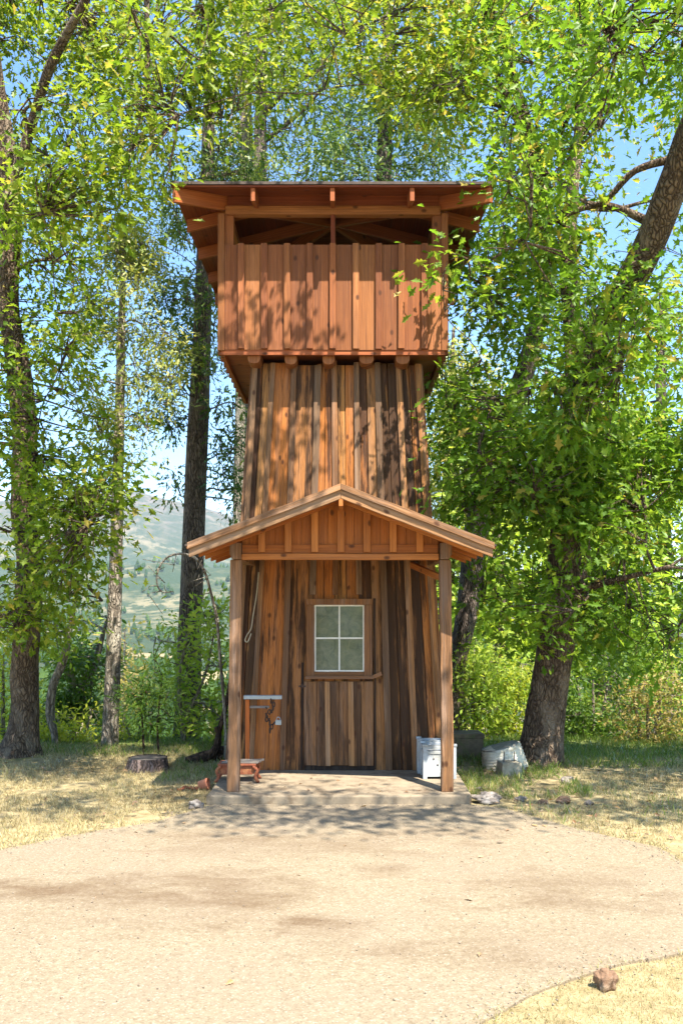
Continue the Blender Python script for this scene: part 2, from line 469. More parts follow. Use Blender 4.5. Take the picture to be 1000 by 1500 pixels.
def in_poly(x, y, poly):
    c = False
    j = len(poly) - 1
    for i in range(len(poly)):
        xi, yi = poly[i]; xj, yj = poly[j]
        if (yi > y) != (yj > y) and x < (xj - xi) * (y - yi) / (yj - yi) + xi:
            c = not c
        j = i
    return c


def blocks_sun(p):
    """True where a bough at p would keep the sun off the tower front or the open driveway."""
    t = (9.72 - p[1]) / .561
    if t > 0:
        x, z = p[0] - .262 * t, p[2] - t
        if -.25 < x < 1.3 and 4.3 < z < 6.1: return True
        if -.7 < x < .6 and 3.0 < z <= 4.3: return True
    x, y = p[0] - .262 * p[2], p[1] + .561 * p[2]
    if y < 7.9: return True
    # leave light for the shrubs on the brow behind the lawn
    x, y = p[0] - .262 * (p[2] - .5), p[1] + .561 * (p[2] - .5)
    return 12.0 < y < 15.5 and abs(x) > 1.2 and mnoise.noise(Vector((x * 1.1, y * 1.1, 5))) > -.45


def fill(poly, d0, d1, n, gap=0.0, scale=0.9, seed=0):
    """Cluster centres through the depth of a crown whose outline is poly; gap opens holes by 3-D noise."""
    r = random.Random(seed)
    xs = [p[0] for p in poly]; ys = [p[1] for p in poly]
    out = []
    tries = 0
    so = seed * 7.31
    while len(out) < n and tries < n * 60:
        tries += 1
        x, y = r.uniform(min(xs), max(xs)), r.uniform(min(ys), max(ys))
        jx, jy = x + r.gauss(0, 12), y + r.gauss(0, 12)
        if not in_poly(jx, jy, poly): continue
        p = at(x, y, r.uniform(d0, d1))
        v = mnoise.noise(Vector((p[0] / scale + so, p[1] / scale, p[2] / scale)))
        if v < gap: continue
        if blocks_sun(p) and r.random() < 0.93: continue
        out.append(p)
    return out


def leaves_for(cl, per, spread, size, kind, tint_mu=0.45, tint_sd=0.22, droop=0.25):
    """Leaf frames around the cluster centres."""
    cl = np.array(cl)
    n = len(cl) * per
    idx = np.repeat(np.arange(len(cl)), per)
    off = rng.normal(0, 1, (n, 3)) * spread * np.array([1, 1, 0.7])
    cen = cl[idx] + off
    ax = off / (np.linalg.norm(off, axis=1, keepdims=True) + 1e-6) + rng.normal(0, 0.5, (n, 3))
    ax[:, 2] -= droop
    nr = rng.normal(0, 0.55, (n, 3)) + np.array([0.12, -0.25, 0.85])
    ct = rng.normal(0, 0.12, len(cl))
    tint = tint_mu + ct[idx] + rng.normal(0, tint_sd, n)
    sz = size * rng.uniform(0.5, 1.3, n)
    return cen, ax, nr, sz, tint


def merge_leaves(parts):
    return [np.concatenate([p[i] for p in parts]) for i in range(5)]


def tree(name, label, cat, trunks, fills, kind, mat, bark, leaf, group=None, extra=None, node_ratio=26, limb_r=0.035, twig_r=0.007,
         spread=0.2, per=16, tint=0.45, sd=0.22, rough=0.16, crown_name='crown', extra_fills=None, sides=14, droopy=0.1, twig_p=0.6, droop=0.25):
    """trunks: lists of (px, py, depth, width_px); fills: (poly, d0, d1, n, gap, tint_shift)."""
    t0 = trunks[0][0]
    b = at(t0[0], t0[1], t0[2])
    root = thing(name, label, cat, b, group)
    tm = MB()
    samples = []
    for tr in trunks:
        pts = [np.append(at(p[0], p[1], p[2]), p[3] * p[2] / FPX / 2) for p in tr]
        sp = smooth_path(pts, 6)
        tm.tube([q[:3] for q in sp], [max(0.004, q[3]) for q in sp], sides, rough)
        samples += sp[3:]
    S = np.array(samples)
    tm.build('trunk', bark, root)
    cls, parts = [], []
    for i, fl in enumerate(fills):
        poly, d0, d1, n, gap, sh = fl[:6]
        c = fill(poly, d0, d1, n, gap, seed=len(name) * 5 + i * 13 + int(abs(b[0]) * 10))
        if not c: continue
        cls += c
        parts.append(leaves_for(c, fl[7] if len(fl) > 7 else per, spread, leaf * (fl[6] if len(fl) > 6 else 1.0), kind, tint + sh, sd, droop))
    if extra:
        cls += extra
        parts.append(leaves_for(extra, per, spread * 1.2, leaf, kind, tint, sd, droop))
    cl = np.array(cls)
    # limbs: pick nodes spread among the clusters, reach them from the trunk, then twigs
    nn = max(3, len(cl) // node_ratio)
    r = random.Random(len(name) + len(cl))
    idx = [r.randrange(len(cl))]
    dist = np.linalg.norm(cl - cl[idx[0]], axis=1)
    for _ in range(nn - 1):
        j = int(np.argmax(dist * (0.6 + 0.8 * rng.random(len(cl)))))
        idx.append(j)
        dist = np.minimum(dist, np.linalg.norm(cl - cl[j], axis=1))
    bm = MB()
    nodes = cl[idx]
    order = np.argsort([np.min(np.linalg.norm(S[:, :3] - q, axis=1)) for q in nodes])
    net = [(s[:3], s[3]) for s in samples]
    for o in order:
        q = nodes[o]
        P = np.array([a for a, _ in net])
        dv = q - P
        dd = np.linalg.norm(dv, axis=1) + 0.9 * np.maximum(0, -dv[:, 2] - droopy * np.linalg.norm(dv[:, :2], axis=1))
        j = int(np.argmin(dd))
        p, pr = net[j]
        L = np.linalg.norm(q - p)
        rr = min(pr * 0.7, limb_r * (0.5 + 0.35 * L))
        mid1 = p + (q - p) * 0.35 + np.array([r.gauss(0, .05), r.gauss(0, .05), r.gauss(0.06, .05)]) * L
        mid2 = p + (q - p) * 0.7 + np.array([r.gauss(0, .05), r.gauss(0, .05), r.gauss(0.04, .05)]) * L
        path = smooth_path([p, mid1, mid2, q], 4)
        rad = np.linspace(rr, max(0.006, rr * 0.3), len(path))
        bm.tube(path, rad, 6, 0.12, False)
        net += [(path[i], rad[i]) for i in range(3, len(path), 2)]
    P = np.array([a for a, _ in net])
    for c in cl:
        if r.random() > twig_p: continue
        dd = np.linalg.norm(P - c, axis=1)
        j = int(np.argmin(dd))
        if dd[j] < 0.05: continue
        mid = (P[j] + c) / 2 + rng.normal(0, 0.08, 3) * dd[j] + np.array([0, 0, 0.06 * dd[j]])
        bm.tube([P[j], mid, c], [twig_r * 1.6, twig_r, twig_r * 0.4], 4, 0, False)
    bm.build('branches', bark, root)
    T, Pp = SHAPES[kind]
    m = merge_leaves(parts)
    blades(crown_name, m[0], m[1], m[2], m[3], T, Pp, m[4], mat, root)
    return root


# ------------------------------------------------------------------ the wooden tower
TX, TB, TD = -0.05, 9.77, 10.91          # tower axis x, front wall base y, axis y
ZB, ZT = 0.09, 4.46
W0, W1 = 1.14, 0.891
LEAN = (W0 - W1) / (4.415 - ZB)
ALPHA = math.atan(LEAN)
LV = (ZT - ZB) / math.cos(ALPHA)


def F(u, v, n=0.0):
    """Front wall frame: u right, v up the leaning wall, n out of the wall."""
    ca, sa = math.cos(ALPHA), math.sin(ALPHA)
    return np.array([TX + u, TB + v * sa - n * ca, ZB + v * ca + n * sa])


def hw(v):
    return W0 - LEAN * math.cos(ALPHA) * v


NF = np.array([0, -math.cos(ALPHA), math.sin(ALPHA)])
UF = np.array([1.0, 0, 0])
tower = thing('wooden_tower', 'tall brown board and batten wooden lookout tower with a gabled porch and a hipped roof', 'tower', (TX, TD, 0))
DU0, DU1, DVT = -0.345, 0.385, 1.83      # doorway in the front wall
wall = MB()
bat = MB()


def rot4(k):
    c, s = [(1, 0), (0, 1), (-1, 0), (0, -1)][k]
    return lambda p: np.array([TX + c * (p[0] - TX) - s * (p[1] - TD), TD + s * (p[0] - TX) + c * (p[1] - TD), p[2]])


for side in range(4):
    wall.tf = bat.tf = rot4(side)
    edges = [-1.0, -.78, -.51, -.26, -.02, .23, .48, .75, 1.0]
    edges = [e + random.uniform(-.025, .025) if abs(e) < 1 else e for e in edges]
    for i in range(len(edges) - 1):
        a, b = edges[i] , edges[i + 1]
        top = LV - random.uniform(0, 0.05)
        ca, cb = (a + b) / 2, (b - a)
        # some wide places are two boards side by side
        parts = [(a, b)] if random.random() < 0.62 else [(a, a + cb * .48), (a + cb * .48, b)]
        for (pa, pb) in parts:
            n0 = random.uniform(0, .006)
            c = (pa + pb) / 2
            wall.board(F(c * hw(0), 0, n0 - .022), F(c * hw(top), top, n0 - .022), UF, (pb - pa) * hw(0) - .008, (pb - pa) * hw(top) - .008, NF, .022, 9, .0018)
    # battens on the joints
    for i, e in enumerate(edges):
        wdt = random.uniform(.05, .07)
        ee = e - math.copysign(.03, e) if abs(e) > .99 else e
        segs = [(0.0, LV - random.uniform(0, .06))]
        if side == 0 and DU0 - .07 < e * hw(.9) < DU1 + .07:
            segs = [(DVT + .02, segs[0][1])]
        for (v0, v1) in segs:
            jj = random.uniform(-.012, .012)
            bat.board(F(ee * hw(v0) + jj, v0, .006), F(ee * hw(v1) - jj, v1, .006), UF, wdt, wdt * .95, NF, .028, 9, .003, bow=random.uniform(-.004, .006))
wall.tf = bat.tf = lambda p: p
# inner dark lining so that no light shows through the joints
for side in range(4):
    wall.tf = rot4(side)
    wall.board(F(0, 0, -.05), F(0, LV - .06, -.05), UF, 2 * hw(0) - .12, 2 * hw(LV) - .12, NF, .015, 2, 0, 0.0)
wall.tf = lambda p: p
w_o = wall.build('wall_boards', M['tower'], tower)
bat.build('battens', M['batten'], tower)

# door with the window in its upper half
door = MB()
dv0, dv1 = .03, .93
NB = 3
ded = [DU0, DU0 + .135, DU0 + .255, DU0 + .37, DU0 + .50, DU0 + .60, DU1]
for i in range(6):
    a, b = ded[i], ded[i + 1]
    n0 = .014 + random.uniform(0, .005)
    door.board(F((a + b) / 2, dv0 + random.uniform(.015, .03), n0), F((a + b) / 2, dv1, n0), UF, b - a - .005, b - a - .005, NF, .022, 5, .002)
d_o = door.build('door', M['doorwood'], tower)
db = MB()
for u, wd in ((DU0 + .245, .05), (DU0 + .49, .055)):
    db.board(F(u + .012, dv0 + .02, .041), F(u, dv1 - .002, .041), UF, wd, wd, NF, .02, 5, .002, .9)
db.build('door_batten', M['rafter'], d_o)
dg = MB()
dg.board(F((DU0 + DU1) / 2 + .01, -.002, .008), F((DU0 + DU1) / 2 + .01, .05, .008), UF, DU1 - DU0, DU1 - DU0, NF, .012, 1, 0)
dg.build('door_foot_shade', M['gap_shade'], d_o)  # dark strip painting the shaded gap under the door
dj = MB()
dj.board(F(DU1 + .022, .01, .008), F(DU1 + .014, DVT - .02, .008), UF, .018, .018, NF, .012, 6, .003)
dj.board(F(DU0 - .024, .01, .008), F(DU0 - .016, DVT - .7, .008), UF, .026, .022, NF, .010, 6, .003)
dj.build('door_side_shade', M['gap_shade'], d_o)  # dark strips painting the shade in the gaps beside the door
hg = MB()
hg.tube([F(DU0 - .02, dv1 - .075, .04), F(DU0 - .02, dv1 - .02, .04)], [.012, .012], 8, .1)
hg.board(F(DU0 - .055, dv1 - .05, .038), F(DU0 + .02, dv1 - .05, .038), (0, 0, 1), .018, .018, NF, .006, 1, 0)
hg.build('hinge', M['darkiron'], d_o)
lt = MB()
lt.board(F(DU1 - .01, dv1 + .045, .062), F(DU1 + .085, dv1 + .085, .05), (-.35, 0, 1), .034, .045, NF, .03, 3, .002)
lt.build('latch', M['casing'], d_o)

win = MB()
wl, wr, wb, wt = -.318, .372, .935, 1.80
win.board(F((wl + wr) / 2, wt - .062, .030), F((wl + wr) / 2, wt, .030), UF, wr - wl, wr - wl + .01, NF, .055, 1, 0, .2)
win.board(F(wl + .042, wb + .05, .030), F(wl + .042, wt - .064, .030), UF, .084, .08, NF, .042, 5, .002, .4)
win.board(F(wr - .042, wb + .05, .030), F(wr - .042, wt - .064, .030), UF, .084, .08, NF, .042, 5, .002, .7)
w_f = win.build('window', M['casing'], tower)
sl = MB()
sl.board(F(wl - .01, wb + .022, .030), F(wr + .012, wb + .022, .030), NF, .14, .14, (0, 0, 1), .03, 4, .002, .1)
sl.board(F(wl + .085, wb + .075, .030), F(wr - .085, wb + .075, .030), (0, 0, 1), .05, .05, NF, .03, 4, .002, .1)
sl.build('sill', M['casing'], w_f)
fr = MB()
a, b, c0, c1 = wl + .088, wr - .088, wb + .104, wt - .066
for (u0, v0, u1, v1, wd, wdir) in ((a, c0, b, c0, .022, 1), (a, c1, b, c1, .022, 1), (a, c0, a, c1, .022, 0), (b, c0, b, c1, .022, 0), (a, (c0 + c1) / 2, b, (c0 + c1) / 2, .017, 1), ((a + b) / 2, c0, (a + b) / 2, c1, .016, 0)):
    vert = wdir == 0
    nn0 = .040 if vert else .0395
    e = .0 if vert else .0
    fr.board(F(u0, v0, nn0), F(u1, v1, nn0), UF if vert else F(0, 1) - F(0, 0), wd, wd, NF, .016 + (.002 if vert else 0), 3, .0006)
fr.build('sash', M['sash'], w_f)
gm, nt, out = nodes_of('painted_reflection_glass')
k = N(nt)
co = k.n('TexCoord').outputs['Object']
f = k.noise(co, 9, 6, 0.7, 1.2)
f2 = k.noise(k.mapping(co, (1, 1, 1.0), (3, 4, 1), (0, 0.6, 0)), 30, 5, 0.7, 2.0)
col = k.mix(k.ramp(f, [(0.35, 0.0), (0.65, 1.0)]), (0.06, 0.06, 0.034), (0.15, 0.14, 0.08))  # olive mottling painted into the panes in place of reflected foliage
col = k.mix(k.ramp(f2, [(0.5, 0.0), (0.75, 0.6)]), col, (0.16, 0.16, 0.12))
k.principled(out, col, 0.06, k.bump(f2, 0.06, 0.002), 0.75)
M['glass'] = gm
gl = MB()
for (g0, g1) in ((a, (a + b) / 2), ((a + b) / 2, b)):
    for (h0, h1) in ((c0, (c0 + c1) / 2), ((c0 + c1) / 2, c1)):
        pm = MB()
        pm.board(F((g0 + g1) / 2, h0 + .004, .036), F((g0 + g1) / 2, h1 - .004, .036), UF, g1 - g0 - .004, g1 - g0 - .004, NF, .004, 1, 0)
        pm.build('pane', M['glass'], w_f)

# floor joists carrying the lookout box
BX, BD, BW = -0.09, 10.91, 1.196
BF = BD - BW
for jx in (-.83, -.445, -.045, .355, .735):
    j = MB()
    w = random.uniform(.125, .15)
    hh = .155
    z0 = 4.36 + random.uniform(-.006, .012)
    pts = []
    for (px_, pz_) in ((-.5, .28), (-.34, .06), (0, 0), (.34, .06), (.5, .28), (.5, 1), (-.5, 1)):
        pts.append((BX + jx + px_ * w, z0 + pz_ * hh if pz_ < 1 else 4.514))
    j.prism(pts, BF + .07 + random.uniform(-.02, .03), BD + BW - .07, 0.9)
    # grain of the beam along y
    j.build('joist', M['rafter'] if False else M['box'], tower, .004)
# floor
fl = MB()
y = BF + .012
while y < BD + BW - .02:
    wd = min(random.uniform(.13, .145), BD + BW - .01 - y)
    fl.board((BX - BW + .012, y + wd / 2, 4.515), (BX + BW - .012, y + wd / 2, 4.515), (0, 1, 0), wd - .006, wd - .006, (0, 0, 1), .03, 3, .001)
    y += wd
f_o = fl.build('lookout_floor', M['roofbeam'], tower)
rim = MB()
for side in range(4):
    rim.tf = (lambda kk: (lambda p: rot4(kk)(np.array([p[0] + TX - BX, p[1], p[2]])) + np.array([BX - TX, 0, 0])))(side)
    e = .003 if side % 2 else .0
    rim.board((BX - BW + .03 - e, BF + .034 + e, 4.45), (BX + BW - .03 + e, BF + .034 + e, 4.45), (0, 1, 0), .036, .036, (0, 0, 1), .062, 3, .001)
rim.build('rim_joist', M['roofbeam'], tower)

# board-and-batten parapet of the lookout, four sides
for side in range(4):
    tf = (lambda kk: (lambda p: rot4(kk)(np.array([p[0] + TX - BX, p[1], p[2]])) + np.array([BX - TX, 0, 0])))(side)
    pb = MB(); pt = MB()
    pb.tf = pt.tf = tf
    nb = 10
    x0, x1 = BX - BW + .06, BX + BW - .06
    st = (x1 - x0) / 9.5
    e = [x0] + [x0 + st * (i + .75) for i in range(9)] + [x1]
    for i in range(len(e) - 1):
        pb.board(((e[i] + e[i + 1]) / 2, BF + .026, 4.497 + random.uniform(-.004, .004)), ((e[i] + e[i + 1]) / 2, BF + .026, 5.60), (1, 0, 0), e[i + 1] - e[i] - .004, e[i + 1] - e[i] - .004, (0, -1, 0), .020, 4, .0008)
    for x in e[1:-1]:
        pt.board((x + random.uniform(-.004, .004), BF + .004, 4.50 + random.uniform(-.004, .006)), (x, BF + .004, 5.602), (1, 0, 0), .064, .064, (0, -1, 0), .038, 4, .001)
    # inside top rail
    pb.board((x0 + .05, BF + .066, 5.50), (x1 - .05, BF + .066, 5.50), (0, 0, 1), .09, .09, (0, -1, 0), .036, 2, 0)
    p_o = pb.build('parapet', M['box'], tower, .002)
    pt.build('parapet_batten', M['box'], p_o, .002)
for sx in (-1, 1):
    for sy in (-1, 1):
        cp = MB()
        cx, cy = BX + sx * (BW - .103), BD + sy * (BW - .10)
        cp.box((cx - .05, cy - .05, 4.55), (cx + .05, cy + .05, 5.925), 2)
        c_o = cp.build('corner_post', M['box'], tower, .004)
        tr = MB()
        ox, oy = BX + sx * (BW - .028), BD + sy * (BW - .030)
        tr.box((ox - .034, oy - .036, 4.49), (ox + .034, oy + .036, 5.925), 2)
        tr.build('corner_trim', M['box'], c_o, .003)
kp = MB()
kp.box((BX - .022, BF + .035, 5.55), (BX + .022, BF + .075, 5.925), 2)
kp.build('middle_post', M['redbeam'], tower)
for side in range(4):
    hd = MB()
    hd.tf = (lambda kk: (lambda p: rot4(kk)(np.array([p[0] + TX - BX, p[1], p[2]])) + np.array([BX - TX, 0, 0])))(side)
    e = .0 if side % 2 == 0 else .07
    hd.board((BX - BW + .07 + e, BF + .07, 5.925), (BX + BW - .07 - e, BF + .07, 5.925), (0, 1, 0), .10, .10, (0, 0, 1), .09, 3, .001)
    h_o = hd.build('header_beam', M['box'], tower, .003)
    fz = MB(); fz.tf = hd.tf
    fz.board((BX - BW + .09 + e, BF + .05, 6.016), (BX + BW - .09 - e, BF + .05, 6.016), (0, 1, 0), .022, .022, (0, 0, 1), .12, 3, .001)
    fz.build('frieze_board', M['redbeam'], h_o)

# hipped roof
RO, RZ, TANP = BW + .411, 6.035, math.tan(math.radians(14))
rf = MB()


def roof_z(d):                       # d = distance inward from the eave
    return RZ + d * TANP


th = .028
rp = [(BX + sx * (RO + .012), BD + sy * (RO + .012), RZ + .003) for sx, sy in ((-1, -1), (1, -1), (1, 1), (-1, 1))]
ap = (BX, BD, roof_z(RO) + .004)
rpt = [(x, y_, z + th) for x, y_, z in rp]
apt = (ap[0], ap[1], ap[2] + th)
pts = rp + [ap] + rpt + [apt]
fcs = [[1, 0, 4], [2, 1, 4], [3, 2, 4], [0, 3, 4], [5, 6, 9], [6, 7, 9], [7, 8, 9], [8, 5, 9], [0, 1, 6, 5], [1, 2, 7, 6], [2, 3, 8, 7], [3, 0, 5, 8]]
rf.add(pts, fcs, [[(0, 0)] * len(q) for q in fcs], 0.5)
r_o = rf.build('roof', M['roofing'], tower)
sh = MB()
for side in range(4):
    tf = (lambda kk: (lambda p: rot4(kk)(np.array([p[0] + TX - BX, p[1], p[2]])) + np.array([BX - TX, 0, 0])))(side)
    sh.tf = tf
    d = 0.0
    ct, stn = math.cos(math.radians(14)), math.sin(math.radians(14))
    while d < RO - .03:
        w = min(.135, RO - .01 - d)
        d1 = d + w - .005
        uo, vo, tn = random.random() * 40, random.random() * 40, random.random()
        l0, l1 = RO - d, RO - d1
        q = []
        for zz in (0, -.018):
            q += [(BX - l0, BD - l0, roof_z(d) - .001 + zz), (BX + l0, BD - l0, roof_z(d) - .001 + zz), (BX + l1, BD - l1, roof_z(d1) - .001 + zz), (BX - l1, BD - l1, roof_z(d1) - .001 + zz)]
        uvq = [(uo - l0, vo), (uo + l0, vo), (uo + l1, vo + w), (uo - l1, vo + w)]
        sh.add(q, [[0, 1, 2, 3], [7, 6, 5, 4], [0, 4, 5, 1], [2, 6, 7, 3]], [uvq, uvq[::-1], [(uo - l0, vo), (uo - l0, vo + .02), (uo + l0, vo + .02), (uo + l0, vo)], [(uo + l1, vo), (uo + l1, vo + .02), (uo - l1, vo + .02), (uo - l1, vo)]], tn)
        d += w
sh.build('roof_sheathing', M['redbeam'], r_o)
for side in range(4):
    tf = (lambda kk: (lambda p: rot4(kk)(np.array([p[0] + TX - BX, p[1], p[2]])) + np.array([BX - TX, 0, 0])))(side)
    for rx in (-.80, 0.0, .80):
        m = MB(); m.tf = tf
        ins = RO - abs(rx) - .03
        top0, top1 = roof_z(.02) - .021, roof_z(ins) - .021
        if side % 2 and rx == 0: ins -= .04; top1 = roof_z(ins) - .021
        m.board((BX + rx, BD - RO + .02, top0 - .135), (BX + rx, BD - RO + ins, top1 - .135), (1, 0, 0), .045, .045, (0, 0, 1), .134, 4, .001)
        m.build('rafter', M['roofbeam'], r_o, .003)
    m = MB(); m.tf = tf
    top0, top1 = roof_z(.015) - .022, roof_z(RO - .02) - .022
    m.board((BX - RO + .015, BD - RO + .015, top0 - .15), (BX - .02, BD - .02, top1 - .15), (1, -1, 0), .045, .045, (0, 0, 1), .148, 4, .001)
    m.build('hip_rafter', M['roofbeam'], r_o, .003)

# porch
PX, PY = -0.006, 8.66
P_Z = 2.243
RS = math.tan(math.radians(21.2))
AZ, EH = 2.895, 1.34                 # ridge top and eave half width at the rake
PY0, PY1 = 8.20, 9.88


def pz(x):
    return AZ - abs(x - PX) * RS


for sx, xt, xb in ((-1, -.976, -1.004), (1, .962, .985)):
    m = MB()
    m.board((xb, PY + .055, .09), (xt, PY + .055, P_Z), (1, 0, 0), .112, .106, (0, -1, 0), .11, 14, .004, .2 if sx < 0 else .8)
    m.build('porch_post', M['post'], tower, .006)
    m = MB()
    x = xt
    pl = [(x - .05, P_Z + .002), (x + .05, P_Z + .002), (x + .05, P_Z + .155), (x - .05, P_Z + .155)]
    if sx < 0: pl = [(x - .03, P_Z + .004), (x + .05, P_Z + .002), (x + .05, P_Z + .155), (x - .055, P_Z + .155), (x - .055, P_Z + .05)]
    else: pl = [(x - .05, P_Z + .002), (x + .03, P_Z + .004), (x + .055, P_Z + .05), (x + .055, P_Z + .155), (x - .05, P_Z + .155)]
    m.prism(pl, PY - .10, PY1 - .02, .5)
    m.build('porch_plate', M['post'], tower, .006)
# gable infill
g = MB()
gx = [-.93, -.62, -.365, -.122, .122, .365, .61, .91]
ge = [-.915] + [(-.243 * 3.5 + .243 * i) for i in range(0, 8)] + [.905]
ge = sorted(set([round(v, 3) for v in ge if -.915 <= v <= .905]))
for i in range(len(ge) - 1):
    a_, b_ = ge[i] + PX + .002, ge[i + 1] + PX - .002
    poly = [(a_, P_Z + .02), (b_, P_Z + .02), (b_, pz(b_) - .10)]
    if a_ < PX < b_: poly.append((PX, pz(PX) - .10))
    poly.append((a_, pz(a_) - .10))
    g.prism(poly, PY - .01, PY + .012, random.uniform(0, .4))
g_o = g.build('gable_panel', M['gable'], tower)
for i in range(-3, 4):
    g = MB()
    x = PX + .243 * i + random.uniform(-.004, .004)
    g.prism([(x - .031, P_Z + .072), (x + .031, P_Z + .072), (x + .031, pz(x + .031) - .102), (x - .031, pz(x - .031) - .102)], PY - .055, PY - .032, random.uniform(.6, 1))
    g.build('gable_batten', M['gable'], g_o, .002)
g = MB()
g.board((-.915 + PX, PY - .012, P_Z + .10), (.90 + PX, PY - .012, P_Z + .10), (0, 0, 1), .085, .085, (0, -1, 0), .02, 6, .001, .1)
t_o = g.build('tie_strip', M['gable'], tower, .002)
g = MB()
g.board((-.918 + PX, PY + .03, P_Z + .028), (.907 + PX, PY + .03, P_Z + .028), (0, 0, 1), .055, .055, (0, -1, 0), .095, 6, .0015, .8)
g.build('tie_beam', M['gable'], tower, .004)
# rafters: the front pair is the rake
ths = math.cos(math.radians(21.2))
for i, y_ in enumerate((PY0, 8.56, 8.95, 9.35, 9.72)):
    for sx in (-1, 1):
        m = MB()
        half = EH if i == 0 else EH - .035
        t0, d0 = (.052, .072) if i == 0 else (.052, .07)
        poly = [(PX, pz(PX) - t0), (PX, pz(PX) - t0 - d0 / ths), (PX + sx * (half - .02), pz(PX + half - .02) - t0 - d0 / ths), (PX + sx * half, pz(PX + half) - t0 - d0 / ths + .02), (PX + sx * half, pz(PX + half) - t0)]
        if i == 0:
            ax_ = np.array([sx * (half), 0, -half * RS])
            nrm_ = np.array([sx * RS, 0, 1.0]) / math.hypot(1, RS)
            p0 = np.array([PX + sx * .001, y_ + .02, pz(PX) - t0]) - nrm_ * 0
            m.board(p0, p0 + ax_ + np.array([0, 0, 0]), (0, 0, 1), .001, .001, (0, -1, 0), .001, 1, 0)
            m = MB()
            mid = np.array([PX + sx * .001, y_ + .045, pz(PX) - t0 - d0 / ths / 2])
            m.board(mid, mid + ax_, (0, 0, 1), d0 / ths, d0 / ths, (0, -1, 0), .04, 7, .002, random.random())
        else:
            ax_ = np.array([sx * half, 0, -half * RS])
            mid = np.array([PX + sx * .001, y_ + .02, pz(PX) - t0 - d0 / ths / 2])
            m.board(mid, mid + ax_, (0, 0, 1), d0 / ths, d0 / ths * .95, (0, -1, 0), .04, 3, .001)
        m.build('porch_rafter', M['rafter'] if i == 0 else M['gable'], tower, .003)
# porch roof deck with a weathered fascia on the rake
dk = MB()
for sx in (-1, 1):
    s = 0.004
    Ls = (EH + .02) / ths
    while s < Ls - .01:
        w = min(.17, Ls - s)
        c = s + w / 2
        p = np.array([PX + sx * c * ths, 0, AZ - c * ths * RS - .05])
        wd = np.array([sx * ths, 0, -ths * RS]); td = np.array([sx * RS, 0, 1.0])
        dk.board(p + (0, PY0 + .004, 0), p + (0, PY1 + .1, 0), wd, w - .005, w - .005, td, .022, 3, .001)
        s += w
d_o = dk.build('porch_roof', M['gable'], tower)
sg = MB()
for sx in (-1, 1):
    for (s0, s1, zz) in ((0, .5, .018), (.42, .95, .012), (.88, 1.47, .006)):
        c = (s0 + s1) / 2
        p = np.array([PX + sx * c * ths, 0, AZ - c * ths * RS - .025 + zz * .5])
        wd = np.array([sx * ths, 0, -ths * RS]); td = np.array([sx * RS, 0, 1.0])
        sg.board(p + (0, PY0 - .004, 0), p + (0, PY1 + .1, 0), wd, s1 - s0, s1 - s0, td, .016, 4, .002)
sg.build('shingle_course', M['roofing'], d_o)
for sx in (-1, 1):
    fa = MB()
    ax_ = np.array([sx * (EH + .012), 0, -(EH + .012) * RS])
    mid = np.array([PX + sx * .001, PY0 + .002, AZ - .027])
    fa.board(mid, mid + ax_, (0, 0, 1), .055, .06, (0, -1, 0), .022, 9, .003, random.random())
    fa.build('rake_board', M['post'], d_o, .003)
rb = MB()
rb.board((PX, PY0 + .01, 2.70), (PX, PY1, 2.70), (1, 0, 0), .036, .036, (0, 0, 1), .07, 2, .001)
rb.build('ridge_board', M['gable'], d_o)
for sx in (-1, 1):
    br = MB()
    br.board((PX + sx * .92, PY + .06, P_Z - .16), (PX + sx * .72, 9.70, P_Z + .0), (0, 0, 1), .06, .06, (1, 0, 0), .04, 2, .001)
    if sx > 0: br.build('brace', M['gable'], tower, .003)


# ------------------------------------------------------------------ ground, drive, slab, hills
def ground_z(x, y):
    z = 0.025 * mnoise.noise(Vector((x * 0.6, y * 0.6, 1.0))) if y > -20 else 0
    d = max(0.0, y - 12.2)
    z -= 0.16 * d * d / (d + 1.5)
    if y < 8.5: z *= 0.3
    return z


def grid_mesh(name, xs, ys, fz, mat, kind='structure'):
    nx, ny = len(xs), len(ys)
    v = [(x, y, fz(x, y)) for y in ys for x in xs]
    f = [(j * nx + i, j * nx + i + 1, (j + 1) * nx + i + 1, (j + 1) * nx + i) for j in range(ny - 1) for i in range(nx - 1)]
    me = bpy.data.meshes.new(name)
    me.from_pydata(v, [], f)
    me.polygons.foreach_set('use_smooth', [True] * len(f))
    o = link_mesh(name, me, mat)
    tag(o, kind=kind)
    return o


m, nt, out = nodes_of('dry_lawn_earth')
k = N(nt)
co = k.n('TexCoord').outputs['Object']
a1 = k.noise(co, 1.1, 6, 0.65)
a2 = k.noise(co, 9, 6, 0.7)
a3 = k.noise(co, 70, 5, 0.7)
col = k.mix(k.ramp(a2, [(0.35, 0.0), (0.65, 1.0)]), (0.24, 0.185, 0.09), (0.42, 0.345, 0.19))
col = k.mix(k.ramp(a1, [(0.5, 0.0), (0.7, 0.75)]), col, (0.16, 0.105, 0.05))
col = k.mix(k.ramp(a3, [(0.5, 0.0), (0.75, 0.7)]), col, (0.16, 0.10, 0.05))
sep = k.n('SeparateXYZ', inp={0: co})
gx_ = k.ramp(k.math('ADD', k.math('MULTIPLY', k.math('SUBTRACT', sep.outputs[1], 10.9), 0.55), k.math('MULTIPLY', k.math('SUBTRACT', a1, .5), 1.6)), [(0.0, 0.0), (0.6, 1.0)])
col = k.mix(k.math('MULTIPLY', gx_, 0.8), col, (0.13, 0.18, 0.04))
k.principled(out, col, 0.95, k.bump(k.math('ADD', a2, k.math('MULTIPLY', a3, .6)), 0.7, 0.03), 0.1)
M['earth'] = m
xs = np.concatenate([np.linspace(-60, -7, 20, endpoint=False), np.linspace(-7, 7, 90, endpoint=False), np.linspace(7, 60, 20)])
